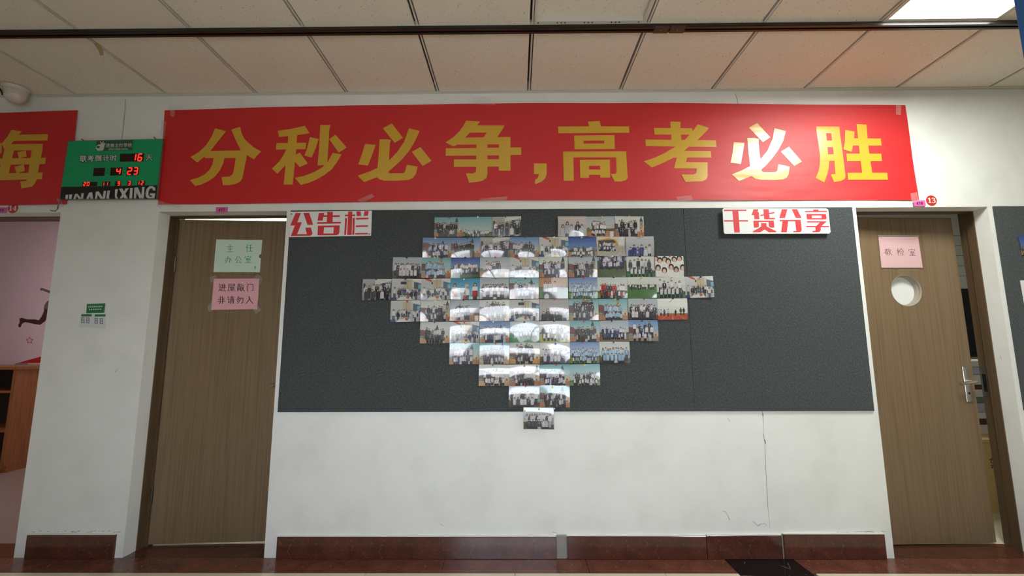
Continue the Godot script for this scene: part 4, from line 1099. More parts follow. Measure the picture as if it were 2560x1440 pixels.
# ---------------------------------------------------------------- doors
func door_axes(d: Dictionary) -> Array:
	var u := Vector3(cos(d.angle), 0, -sin(d.angle))
	return [Vector3(d.x, 0, d.z), u, Vector3(sin(d.angle), 0, cos(d.angle))]
const DOORS := [
	{"x": -2.345, "z": -0.143, "angle": 0.064, "wide": 0.785, "x0": -2.37, "x1": -1.548, "lever": 0.062, "inset": 0.034},
	{"x": 2.075, "z": -0.143, "angle": 0.05, "wide": 0.757, "x0": 2.06, "x1": 2.885, "lever": 0.092, "inset": 0.05},
]
func door(i: int):
	var d: Dictionary = DOORS[i]
	var root := structure_root("door_%d" % (i + 1))
	var ax := door_axes(d)
	var o: Vector3 = ax[0]; var u: Vector3 = ax[1]; var nn: Vector3 = ax[2]
	var y0 := 0.012; var y1 := 2.055 if i == 0 else 2.048; var deep := 0.042
	# lining: two jambs and a head with a stop, set behind the plaster reveal
	for side in [0, 1]:
		var s := 1.0 if side == 0 else -1.0
		var x: float = d.x0 if side == 0 else d.x1
		var b := Bld.new()
		b.box(Vector3(minf(x, x + s * 0.006), 0, -0.139), Vector3(maxf(x, x + s * 0.006), OPEN_H - 0.006, -0.088))
		var lap := 0.0225 if side == 0 and i == 0 else (0.012 if side == 0 else -0.001)
		b.box(Vector3(minf(x - s * 0.05, x + s * lap), 0, -0.19), Vector3(maxf(x - s * 0.05, x + s * lap), OPEN_H + 0.06, -0.141))
		part("jamb", b, M.frame_wood, root)
	var h := Bld.new()
	h.box(Vector3(d.x0, OPEN_H - 0.006, -0.139), Vector3(d.x1, OPEN_H, -0.088))
	h.box(Vector3(d.x0, OPEN_H + 0.012, -0.19), Vector3(d.x1, OPEN_H + 0.06, -0.141))
	part("head", h, M.frame_wood, root)
	var leaf := Bld.new()
	if i == 0:
		leaf.cbox(o + u * d.wide * 0.5 + Vector3.UP * (y0 + y1) * 0.5 - nn * deep * 0.5, u, Vector3.UP, nn, Vector3(d.wide * 0.5, (y1 - y0) * 0.5, deep * 0.5), 0.0015)
		part("leaf", leaf, M.door_wood, root)
	else:
		var c := pp(2266.7, 726, o, nn)
		var r := (pp(2305.6, 726, o, nn) - pp(2228.0, 726, o, nn)).length() * 0.5
		var cs := (c - o).dot(u)
		var spots := []
		for k in 64: spots.append(-PI + TAU * (k + 0.5) / 64.0)
		for q in [Vector2(0, y0), Vector2(d.wide, y0), Vector2(d.wide, y1), Vector2(0, y1)]: spots.append((q - Vector2(cs, c.y)).angle())
		spots.sort()
		var rim := []; var far := []
		for a in spots:
			var e := Vector2(cos(a), sin(a))
			var k := 1e9
			if e.x > 1e-6: k = minf(k, (d.wide - cs) / e.x)
			if e.x < -1e-6: k = minf(k, -cs / e.x)
			if e.y > 1e-6: k = minf(k, (y1 - c.y) / e.y)
			if e.y < -1e-6: k = minf(k, (y0 - c.y) / e.y)
			rim.append(o + u * (cs + e.x * r) + Vector3.UP * (c.y + e.y * r)); far.append(o + u * (cs + e.x * k) + Vector3.UP * (c.y + e.y * k))
		for k in spots.size():
			var z: int = (k + 1) % spots.size()
			leaf.quad(rim[k], far[k], far[z], rim[z], nn)
			leaf.quad(rim[k] - nn * deep, far[k] - nn * deep, far[z] - nn * deep, rim[z] - nn * deep, -nn)
			leaf.quad(rim[k], rim[z], rim[z] - nn * deep, rim[k] - nn * deep, ((c - rim[k]) + (c - rim[z])).normalized())
			var away: Vector3 = (far[k] + far[z]) * 0.5 - (o + u * cs + Vector3.UP * c.y)
			leaf.quad(far[k], far[z], far[z] - nn * deep, far[k] - nn * deep, (far[z] - far[k]).cross(nn).normalized() * signf((far[z] - far[k]).cross(nn).dot(away)))
		part("leaf", leaf, M.door_wood, root)
		var ring := Bld.new()
		ring.lathe(c - nn * 0.042, nn, [[r - 0.001, 0.0], [r - 0.001, 0.041], [r - 0.003, 0.0415], [r - 0.005, 0.038], [r - 0.005, 0.022], [r - 0.011, 0.020], [r - 0.013, 0.002]], 64)
		part("porthole_ring", ring, M.porthole, root)
		var cover := Bld.new()
		cover.lathe(c - nn * 0.044, nn, [[r + 0.012, 0.0], [r + 0.012, 0.001], [0.0, 0.001]], 64)
		part("porthole_cover", cover, M.sign_white, root)
	# lever handle on the corridor face, keeper in the jamb
	var hs: float = d.wide - d.inset
	var yy := 0.975
	var plate := Bld.new()
	plate.cbox(o + u * hs + Vector3.UP * (yy - 0.02) + nn * 0.003, u, Vector3.UP, nn, Vector3(0.02, 0.11, 0.004), 0.002)
	var hp := part("handle_plate", plate, M.steel, root)
	var lever := Bld.new()
	var e0 := o + u * hs + Vector3.UP * yy
	lever.tube([e0, e0 + nn * 0.05], 0.009, 12)
	lever.tube([e0 + nn * 0.05 + u * 0.008, e0 + nn * 0.052 - u * 0.02 - Vector3.UP * 0.003, e0 + nn * 0.05 - u * d.lever - Vector3.UP * 0.014], 0.0085, 12)
	part("lever", lever, M.steel, hp)
	var keyhole := Bld.new()
	keyhole.lathe(e0 - Vector3.UP * 0.075 + nn * 0.006, nn, [[0.008, 0.0], [0.008, 0.003], [0.0, 0.003]], 14)
	part("lock_cylinder", keyhole, M.steel_dark, hp)
	var strike := Bld.new()
	strike.box(Vector3(d.x1 - 0.0015, 0.88, -0.185), Vector3(d.x1 + 0.0005, 1.06, -0.146))
	part("strike_plate", strike, M.steel, root)
	strike = Bld.new()
	strike.box(Vector3(d.x1 - 0.0022, 0.91, -0.176), Vector3(d.x1 - 0.0013, 1.02, -0.154))
	part("strike_hole", strike, M.black, root)
	for y in [0.3, 1.75]:
		var hinge := Bld.new()
		hinge.tube([o + nn * 0.006 + Vector3.UP * (y - 0.05), o + nn * 0.006 + Vector3.UP * (y + 0.05)], 0.007, 10)
		part("hinge", hinge, M.steel_dark, root)

func door_signs():
	var ax := door_axes(DOORS[0])
	var o: Vector3 = ax[0]; var nn: Vector3 = ax[2]
	var q := func(a: Array) -> PackedVector2Array: return crop(a, 510, 580, 6.545)
	var t := thing("office_sign", "pale green laminated sign with green characters on door 417", "sign", pp(595, 640, o, nn), "paper signs on door 417")
	var b := Bld.new()
	lay(b, q.call([203, 122, 955, 132, 938, 362, 915, 368, 902, 385, 900, 408, 912, 426, 932, 432, 915, 660, 157, 655]), o, nn, 0.0018, 0.0012)
	part("paper", b, M.paper_green, t)
	b = Bld.new()
	for a in [["主", 368, 205, 122, 128], ["任", 685, 200, 120, 130], ["办", 338, 392, 122, 122], ["公", 505, 392, 120, 120], ["室", 662, 390, 120, 122]]:
		write(b, a[0], 510 + a[1] / 6.545, 580 + a[2] / 6.545, a[3] / 6.545, a[4] / 6.545, 8, o, nn, 0.0021)
	part("lettering", b, M.ink_green, t)
	b = Bld.new()
	lay(b, q.call([828, 566, 856, 562, 852, 574, 838, 580, 852, 596, 840, 608, 828, 604, 838, 596, 826, 582]), o, nn, 0.0021)
	part("printed_mark", b, M.ink_green, t)
	var t2 := thing("knock_sign", "pink paper sign with two lines of dark characters taped on door 417", "sign", pp(588, 735, o, nn), "paper signs on door 417")
	b = Bld.new()
	lay(b, q.call([165, 765, 905, 762, 892, 1010, 886, 1130, 838, 1140, 800, 1180, 788, 1262, 120, 1275]), o, nn, 0.0018, 0.0006)
	part("paper", b, M.paper_pink, t2)
	b = Bld.new()
	lay(b, q.call([886, 1130, 838, 1140, 806, 1185, 795, 1262, 876, 1268]), o, nn, 0.0062, 0.0006)
	part("lifted_corner", b, M.paper_pink, t2)
	b = Bld.new()
	var lines := ["进屋敲门", "非请勿入"]
	for j in 2:
		for k in 4:
			write(b, lines[j][k], 510 + ([240, 392, 543, 695][k] - j * 12) / 6.545, 580 + (842 + j * 205) / 6.545, 124 / 6.545, 132 / 6.545, 8.5, o, nn, 0.0022)
	part("lettering", b, M.ink, t2)
	for a in [[100, 735, 205, 708, 220, 808, 112, 832], [808, 745, 895, 692, 958, 760, 930, 865], [60, 1225, 135, 1130, 185, 1250, 90, 1315], [800, 1260, 880, 1180, 940, 1280, 855, 1345]]:
		b = Bld.new()
		lay(b, q.call(a), o, nn, 0.0074 if a[0] == 800 else 0.0030)
		part("tape", b, M.tape, t2)
	ax = door_axes(DOORS[1])
	o = ax[0]; nn = ax[2]
	q = func(a: Array) -> PackedVector2Array: return crop(a, 2140, 560, 6.0)
	var t3 := thing("room_sign", "pale pink sign with three characters in clear holder above porthole of door 418", "sign", pp(2250, 630, o, nn))
	b = Bld.new()
	lay(b, q.call([330, 192, 925, 195, 994, 650, 376, 652]), o, nn, 0.0030, 0.001)
	part("paper", b, M.paper_pink_pale, t3)
	b = Bld.new()
	for a in [["教", 428, 365], ["检", 610, 364], ["室", 788, 370]]: write(b, a[0], 2140 + a[1] / 6.0, 560 + a[2] / 6.0, 112 / 6.0, 116 / 6.0, 5.0, o, nn, 0.0034, -3.0)
	part("lettering", b, M.ink, t3)
	b = Bld.new()
	lay(b, q.call([318, 172, 932, 175, 936, 190, 321, 188]), o, nn, 0.0044, 0.004)
	part("holder_lip", b, M.porthole, t3)
	b = Bld.new()
	lay(b, q.call([376, 654, 996, 652, 1000, 664, 379, 664]), o, nn, 0.0044, 0.004)
	part("holder_foot", b, M.porthole, t3)

# ---------------------------------------------------------------- lamps
func ceiling_lamp(x0: float, x1: float, z0: float, z1: float, power: float, label: String, y := H):
	var mid := Vector3((x0 + x1) * 0.5, y, (z0 + z1) * 0.5)
	var t := thing("ceiling_light", label, "ceiling light", mid, "square ceiling light panels")
	var b := Bld.new()
	var k := 0.02
	b.box(Vector3(x0, y - 0.004, z0), Vector3(x1, y + 0.03, z0 + k)); b.box(Vector3(x0, y - 0.004, z1 - k), Vector3(x1, y + 0.03, z1))
	b.box(Vector3(x0, y - 0.004, z0 + k), Vector3(x0 + k, y + 0.03, z1 - k)); b.box(Vector3(x1 - k, y - 0.004, z0 + k), Vector3(x1, y + 0.03, z1 - k))
	part("frame", b, M.grid, t)
	b = Bld.new()
	b.box(Vector3(x0 + k, y, z0 + k), Vector3(x1 - k, y + 0.012, z1 - k))
	part("lamp_diffuser", b, M.lamp, t)
	var l := AreaLight3D.new()
	l.name = "lamp_light"
	l.area_size = Vector2(x1 - x0 - 2 * k, z1 - z0 - 2 * k)
	l.area_normalize_energy = true
	l.light_color = c8(249, 255, 248)
	l.light_energy = power
	l.shadow_enabled = true
	t.add_child(l)
	l.position = Vector3(0, -0.003, 0)
	l.rotation = Vector3(-PI / 2, 0, 0)

# ---------------------------------------------------------------- shell
func shell():
	var openings := [[-3.83, -3.005], [-2.37, -1.548], [2.06, 2.885]]
	var b := Bld.new()
	var x := -8.0
	for o in openings:
		b.box(Vector3(x, 0, -0.14), Vector3(o[0], H + 0.08, 0))
		b.box(Vector3(o[0], OPEN_H, -0.14), Vector3(o[1], H + 0.08, 0))
		x = o[1]
	b.box(Vector3(x, 0, -0.14), Vector3(8, H + 0.08, 0))
	var wall := structure("wall_north", b, M.wall)
	wall_marks(wall)
	b = Bld.new()   # opposite wall with its window
	b.box(Vector3(-8, 0, 3.6), Vector3(WINDOWS[0][0], H + 0.08, 3.8)); b.box(Vector3(WINDOWS[0][1], 0, 3.6), Vector3(8, H + 0.08, 3.8))
	for w in WINDOWS:
		b.box(Vector3(w[0], 0, 3.6), Vector3(w[1], WY0, 3.8)); b.box(Vector3(w[0], WY1, 3.6), Vector3(w[1], H + 0.08, 3.8))
	structure("wall_south", b, M.wall)
	b = Bld.new()
	b.box(Vector3(-8.2, 0, -4.4), Vector3(-8, H + 0.08, 3.8))
	structure("wall_west", b, M.wall)
	b = Bld.new()
	b.box(Vector3(8, 0, -4.4), Vector3(8.2, H + 0.08, 3.8))
	structure("wall_east", b, M.wall)
	b = Bld.new()
	b.box(Vector3(-8, 0, -4.4), Vector3(8, H + 0.08, -4.2))
	structure("wall_rear", b, M.inner_wall)
	b = Bld.new()
	b.box(Vector3(-2.95, 0, -4.2), Vector3(-2.85, H + 0.08, -0.14)); b.box(Vector3(0.3, 0, -4.2), Vector3(0.4, H + 0.08, -0.14))
	structure("wall_partition", b, M.inner_wall)
	b = Bld.new()
	b.box(Vector3(-8, 0, -2.4), Vector3(-2.95, H + 0.08, -2.3))
	structure("wall_mural_room", b, M.inner_wall)
	b = Bld.new()
	b.box(Vector3(0.4, 0, -2.9), Vector3(8, H + 0.08, -2.8))
	structure("wall_classroom", b, M.inner_wall)
	for i in WINDOWS.size():
		var w := structure_root("window_%d" % (i + 1))
		var x0: float = WINDOWS[i][0]; var x1: float = WINDOWS[i][1]
		var f := Bld.new()
		var k := 0.05; var xm := (x0 + x1) * 0.5
		f.box(Vector3(x0, WY0, 3.66), Vector3(x1, WY0 + k, 3.72)); f.box(Vector3(x0, WY1 - k, 3.66), Vector3(x1, WY1, 3.72))
		f.box(Vector3(x0, WY0 + k, 3.66), Vector3(x0 + k, WY1 - k, 3.72)); f.box(Vector3(x1 - k, WY0 + k, 3.66), Vector3(x1, WY1 - k, 3.72)); f.box(Vector3(xm - 0.025, WY0 + k, 3.66), Vector3(xm + 0.025, WY1 - k, 3.72))
		part("window_frame", f, M.window_frame, w)
		for p in [[x0 + k, xm - 0.025], [xm + 0.025, x1 - k]]:
			f = Bld.new()
			f.quad(Vector3(p[0], WY0 + k, 3.69), Vector3(p[1], WY0 + k, 3.69), Vector3(p[1], WY1 - k, 3.69), Vector3(p[0], WY1 - k, 3.69), Vector3.FORWARD)
			part("pane", f, M.pane, w)
		f = Bld.new()
		f.box(Vector3(x0 - 0.05, WY0 - 0.03, 3.54), Vector3(x1 + 0.05, WY0, 3.66))
		part("window_sill", f, M.cream_tile, w)
	floor_and_base(openings)
	overhead()

func wall_marks(wall: Node3D):
	rng.seed = 5
	# cracks in the plaster, read off the photograph
	for line in [[1906, 1028, 1907, 1037, 1908, 1060, 1908.5, 1085, 1912, 1106, 1912.5, 1130, 1916, 1200, 1920, 1270, 1925, 1322], [1882, 1303, 1890, 1311, 1895, 1315, 1902, 1310, 1912, 1309, 1918, 1315], [1838, 234, 1842, 246, 1846, 262], [1805, 1278, 1814, 1279, 1820, 1290, 1824, 1300]]:
		var b := Bld.new()
		for i in range(0, line.size() - 2, 2):
			var a := Vector2(line[i], line[i + 1]); var z := Vector2(line[i + 2], line[i + 3])
			var s := (z - a).orthogonal().normalized() * rng.randf_range(0.35, 0.8)
			lay_wall(b, PackedVector2Array([a + s, z + s * 0.8, z - s * 0.8, a - s]), 0.0004)
		part("crack", b, M.crack, wall)
	var chip := Bld.new()
	lay_wall(chip, crop([1909.5, 1096, 1914, 1101, 1915, 1111, 1912, 1108, 1910, 1101]), 0.0007)
	lay_wall(chip, crop([1905, 1034, 1908.5, 1033, 1909, 1041, 1906, 1040]), 0.0007)
	part("crack", chip, M.mortar, wall)
	# smears of dirt and old filler along the top of the skirting tiles
	var g := Bld.new()
	for i in 260:
		var px := rng.randf_range(694, 2205)
		var base := 1342.0 + 9.0 * (1.0 - pow((px - 1400.0) / 760.0, 2.0)) - (px - 700.0) * 0.0065
		var w := rng.randf_range(2, 20); var y := base - rng.randf_range(0.0, 4.5)
		lay_wall(g, PackedVector2Array([Vector2(px, y), Vector2(px + w * 0.5, y - rng.randf_range(0.15, 0.7)), Vector2(px + w, y + rng.randf_range(-0.4, 0.4)), Vector2(px + w * 0.5, y + rng.randf_range(0.2, 0.6))]), 0.0004)
	for i in 26:
		var px := rng.randf_range(70, 300)
		var y := 1331.0 - rng.randf_range(0.0, 4.0); var w := rng.randf_range(3, 12)
		lay_wall(g, PackedVector2Array([Vector2(px, y), Vector2(px + w * 0.5, y - 0.8), Vector2(px + w, y), Vector2(px + w * 0.5, y + 0.7)]), 0.0004)
	var gm := part("grime", g, M.grime, wall)
	gm.set_meta("kind", "stuff")
	# scuffs on the plaster
	var sc := Bld.new()
	for a in [[288, 930, 296, 921, 22], [1100, 1310, 1112, 1316, 4], [1380, 1330, 1396, 1333, 3], [2500, 890, 2505, 900, 4], [1820, 1046, 1826, 1056, 2]]:
		var p := Vector2(a[0], a[1]); var z := Vector2(a[2], a[3])
		var s := (z - p).orthogonal().normalized() * 0.6
		lay_wall(sc, PackedVector2Array([p + s, z + s * 0.3, z - s * 0.3, p - s]), 0.0004)
	part("scuff", sc, M.grime, wall)

func floor_and_base(openings: Array):
	var b := Bld.new()
	b.box(Vector3(-8, -0.15, -4.4), Vector3(8, -0.006, 3.8))
	var root := structure("floor", b, M.joint)
	var put := func(x0: float, x1: float, z0: float, z1: float, m: Material):
		var t := Bld.new()
		var g := 0.0012
		t.box(Vector3(x0 + g, -0.006, z0 + g), Vector3(x1 - g, 0.0, z1 - g))
		part("tile", t, m, root)
	var edges := [-8.0, -7.7, -6.9, -6.1, -5.3, -4.5, -3.7, -2.9, -2.1, -1.3, -0.5, 0.3, 1.09, 1.48, 2.28, 3.08, 3.88, 4.68, 5.48, 6.28, 7.08, 8.0]
	for i in edges.size() - 1:
		if edges[i] == 1.09: put.call(1.09, 1.48, 0.0, 0.41, M.granite_black)
		else: put.call(edges[i], edges[i + 1], 0.0, 0.168, M.granite)
	for o in openings: put.call(o[0], o[1], -0.185, 0.0, M.granite_dark)
	for k in 4:
		var z0 := 0.168 + 0.8 * k; var z1 := minf(z0 + 0.8, 3.6)
		var xs := [-8.0, -7.3, -6.5, -5.7, -4.9, -4.1, -3.3, -2.5, -1.7, -0.9, -0.1, 0.7, 1.5, 2.3, 3.1, 3.9, 4.7, 5.5, 6.3, 7.1, 8.0]
		for i in xs.size() - 1:
			if k == 0 and xs[i] == 0.7:
				put.call(0.7, 1.09, z0, z1, M.cream_tile); put.call(1.09, 1.5, 0.41, z1, M.cream_tile)
			elif k == 0 and xs[i] == 1.5:
				put.call(1.5, 2.3, z0, z1, M.cream_tile)
			else:
				put.call(xs[i], xs[i + 1], z0, z1, M.cream_tile)
	for r in [[-8.0, -2.95, -2.3, M.room_floor], [-2.85, 0.3, -4.2, M.cream_tile], [0.4, 8.0, -2.8, M.cream_tile]]:
		var t := Bld.new()
		t.box(Vector3(r[0], -0.006, r[2]), Vector3(r[1], 0.0, -0.187))
		part("room_floor", t, r[3], root)
	# skirting of polished stone pieces
	var base := structure_root("baseboard_north")
	var stone := func(x0: float, x1: float, y1: float, m: Material):
		var t := Bld.new()
		t.cbox(Vector3((x0 + x1) * 0.5, y1 * 0.5 + 0.001, 0.0075), Vector3.RIGHT, Vector3.UP, Vector3.BACK, Vector3((x1 - x0) * 0.5, y1 * 0.5, 0.0078), 0.0015)
		part("skirting_tile", t, m, base)
	var at := func(px: float) -> float: return wp(px, 1375, 0.015).x
	stone.call(at.call(62), at.call(283), 0.128, M.granite_dark)
	stone.call(at.call(690.5), at.call(1032), 0.119, M.granite_dark); stone.call(at.call(1033), at.call(1390.5), 0.119, M.granite_dark)
	stone.call(at.call(1418), at.call(1767.5), 0.122, M.granite_dark); stone.call(at.call(1768.5), at.call(1957), 0.126, M.granite_dark); stone.call(at.call(1962), at.call(2216), 0.132, M.granite_dark)
	stone.call(2.95, 3.75, 0.13, M.granite_dark); stone.call(-4.7, -3.9, 0.13, M.granite_dark)
	var g := Bld.new()
	g.cbox(Vector3((at.call(1391.5) + at.call(1417)) * 0.5, 0.064, 0.005), Vector3.RIGHT, Vector3.UP, Vector3.BACK, Vector3((at.call(1417) - at.call(1391.5)) * 0.5, 0.0635, 0.0065), 0.003)
	part("mortar", g, M.mortar, base)
	g = Bld.new()
	g.box(Vector3(at.call(1957), 0.001, 0.0), Vector3(at.call(1962), 0.13, 0.006))
	part("mortar", g, M.mortar, base)
	# bead of filler along the top
	g = Bld.new()
	for s in [[690.5, 1390.5, 0.119], [1418.0, 1767.5, 0.122], [1768.5, 1957.0, 0.126], [1962.0, 2216.0, 0.132], [62.0, 283.0, 0.128]]:
		g.box(Vector3(at.call(s[0]), s[2] + 0.001, 0.0), Vector3(at.call(s[1]), s[2] + 0.006, 0.011))
	part("filler_bead", g, M.wall, base)

func overhead():
	var b := Bld.new()
	b.box(Vector3(-8.2, H + 0.09, -4.4), Vector3(8.2, H + 0.2, 3.8))
	var root := structure("ceiling", b, M.slab)
	var lamps := [Vector2i(3, 1), Vector2i(-11, 1), Vector2i(0, 1)]
	rng.seed = 12
	for i in range(-13, 13):
		for k in 6:
			if lamps.has(Vector2i(i, k)): continue
			var t := Bld.new()
			var drop := rng.randf_range(0.0, 0.0016)
			t.box(Vector3(i * 0.6 + 0.0150, H + 0.001 + drop, k * 0.6 + 0.012), Vector3(i * 0.6 + 0.589, H + 0.015, k * 0.6 + 0.589))
			part("ceiling_tile", t, M.tile_plain if (i == -4 and k == 1) or (i == 2 and k == 4) else M.tile, root)
	for i in range(-13, 14):
		var t := Bld.new()
		t.box(Vector3(i * 0.6, H - 0.001, 0.0), Vector3(i * 0.6 + 0.0085, H + 0.03, 3.6))
		part("grid_bar", t, M.grid, root)
	for k in range(0, 6):
		var t := Bld.new()
		t.box(Vector3(-8, H - 0.0005, k * 0.6), Vector3(8, H + 0.03, k * 0.6 + 0.0115))
		part("grid_bar", t, M.grid, root)
	# emptied light housing: the tile lies higher, on a grey metal tray
	var t := Bld.new()
	t.box(Vector3(0.012, H + 0.03, 0.612), Vector3(0.5935, H + 0.045, 1.1935))
	part("ceiling_tile", t, M.tile, root)
	t = Bld.new()
	t.box(Vector3(0.012, H + 0.001, 0.612), Vector3(0.5935, H + 0.03, 0.632)); t.box(Vector3(0.5735, H + 0.001, 0.632), Vector3(0.5935, H + 0.03, 1.1935)); t.box(Vector3(0.012, H + 0.001, 0.632), Vector3(0.02, H + 0.03, 1.1935))
	var tray := part("light_tray", t, M.grid, root)
	t = Bld.new()
	for x in [0.03, 0.13, 0.15, 0.17, 0.27, 0.29, 0.31, 0.41, 0.43, 0.45, 0.55]: t.box(Vector3(x, H + 0.0, 0.618), Vector3(x + 0.006, H + 0.002, 0.626))
	part("screw_hole", t, M.black, tray)
	for r in [[-8.0, -2.95, -2.3], [-2.85, 0.3, -4.2], [0.4, 8.0, -2.8]]:
		t = Bld.new()
		t.box(Vector3(r[0], H, r[2]), Vector3(r[1], H + 0.09, -0.14))
		part("room_ceiling", t, M.inner_wall, root)
	# edge angle along the wall
	t = Bld.new()
	t.box(Vector3(-8, H - 0.008, 0.0), Vector3(8, H + 0.002, 0.004)); t.box(Vector3(-8, H - 0.002, 0.0), Vector3(8, H + 0.0005, 0.02))
	var trim := structure("trim_1", t, M.grid)
	trim.set_meta("label", "pale metal edge angle between wall and ceiling")

func ceiling_track():
	var z0 := 0.572; var z1 := 0.612
	var t := thing("ceiling_track", "long dark metal track fixed under the ceiling tiles along the wall", "track", Vector3(0, H, 0.592))
	var b := Bld.new()
	b.box(Vector3(-7.9, H - 0.008, z0), Vector3(7.9, H - 0.0012, z1)); b.box(Vector3(-7.9, H - 0.02, z0), Vector3(7.9, H - 0.008, z0 + 0.006)); b.box(Vector3(-7.9, H - 0.02, z1 - 0.006), Vector3(7.9, H - 0.008, z1))
	b.box(Vector3(-7.9, H - 0.022, z0), Vector3(7.9, H - 0.018, z0 + 0.014)); b.box(Vector3(-7.9, H - 0.022, z1 - 0.014), Vector3(7.9, H - 0.018, z1))
	part("channel", b, M.rail, t)
	for x in [[0.64, 0.715], [0.725, 0.80], [-3.9, -3.75]]:
		b = Bld.new()
		b.box(Vector3(x[0], H - 0.025, z0 - 0.002), Vector3(x[1], H - 0.017, z1 + 0.002))
		var s := part("sleeve", b, M.rail_sleeve, t)
		b = Bld.new()
		b.lathe(Vector3((x[0] + x[1]) * 0.5, H - 0.025, 0.592), Vector3.DOWN, [[0.003, 0.0], [0.002, 0.0012], [0.0, 0.0014]], 10)
		part("screw", b, M.steel, s)

func dome_camera():
	var c := Vector3(-3.30, H, 0.10)
	var t := thing("dome_camera", "white dome security camera on the ceiling above the clock end banner", "camera", c)
	var b := Bld.new()
	b.lathe(c, Vector3.DOWN, [[0.0, 0.0], [0.062, 0.0], [0.066, 0.006], [0.060, 0.022], [0.05, 0.03]], 28)
	part("mount", b, M.white_plastic, t)
	b = Bld.new()
	var tilt := Vector3(0.28, -1.0, 0.15).normalized()
	b.lathe(c + Vector3(0, -0.015, 0), tilt, [[0.052, 0.0], [0.056, 0.02], [0.055, 0.045], [0.049, 0.068], [0.038, 0.085], [0.022, 0.095], [0.0, 0.098]], 28)
	var dome := part("dome", b, M.white_plastic, t)
	b = Bld.new()
	b.lathe(c + Vector3(-0.03, -0.055, 0.045), Vector3(-0.6, -0.45, 0.66).normalized(), [[0.0, 0.008], [0.02, 0.008], [0.022, 0.0]], 18)
	part("lens", b, M.dark_glass, dome)

func notice_boards():
	var t := thing("notice_board", "wide dark grey felt notice board between doors 417 and 418", "notice board", wp(1440, 1030, 0.0), "grey felt notice boards")
	var xl := wp(710, 780, 0.009).x; var xr := wp(2158, 770, 0.009).x; var y1 := wp(1500, 521.5, 0.009).y; var y0 := wp(1400, 1029, 0.009).y
	var xm := wp(1722, 770, 0.009).x
	for p in [[xl, xm - 0.001], [xm + 0.001, xr]]:
		var b := Bld.new()
		b.cbox(Vector3((p[0] + p[1]) * 0.5, (y0 + y1) * 0.5, 0.005), Vector3.RIGHT, Vector3.UP, Vector3.BACK, Vector3((p[1] - p[0]) * 0.5, (y1 - y0) * 0.5, 0.0048), 0.0012)
		part("felt_panel", b, M.felt, t)
	var x2 := wp(2512, 700, 0.009).x
	var t2 := thing("notice_board", "dark grey felt notice board on the wall beyond door 418", "notice board", Vector3(x2 + 0.7, y0, 0), "grey felt notice boards")
	var b2 := Bld.new()
	b2.cbox(Vector3(x2 + 0.9, (y0 + y1) * 0.5, 0.005), Vector3.RIGHT, Vector3.UP, Vector3.BACK, Vector3(0.9, (y1 - y0) * 0.5, 0.0048), 0.0012)
	part("felt_panel", b2, M.felt, t2)

func hanging_sign():
	var x := 1.268; var z0 := 1.6
	var t := thing("hanging_sign", "blue hanging sign board below the ceiling near the lit panel", "sign", Vector3(x, H, z0 + 0.3))
	var b := Bld.new()
	b.cbox(Vector3(x + 0.012, 2.18, z0 + 0.3), Vector3.RIGHT, Vector3.UP, Vector3.BACK, Vector3(0.012, 0.34, 0.3), 0.003)
	part("panel", b, M.blue, t)
	for z in [z0 + 0.08, z0 + 0.52]:
		b = Bld.new()
		b.tube([Vector3(x + 0.012, 2.5, z), Vector3(x + 0.012, H, z)], 0.004, 8)
		part("rod", b, M.steel_dark, t)

func ceiling_scrap():
	var b := Bld.new()
	var pts := crop([234, 108, 246, 108, 258, 124, 259, 138, 250, 139, 246, 126])
	lay(b, pts, Vector3(0, H - 0.0016, 0), Vector3.DOWN, 0.0, 0.0)
	single("tape_scrap", b, M.old_tape, fp(250, 126, H - 0.0016), "yellowed scrap of tape stuck across a ceiling tile joint", "tape")

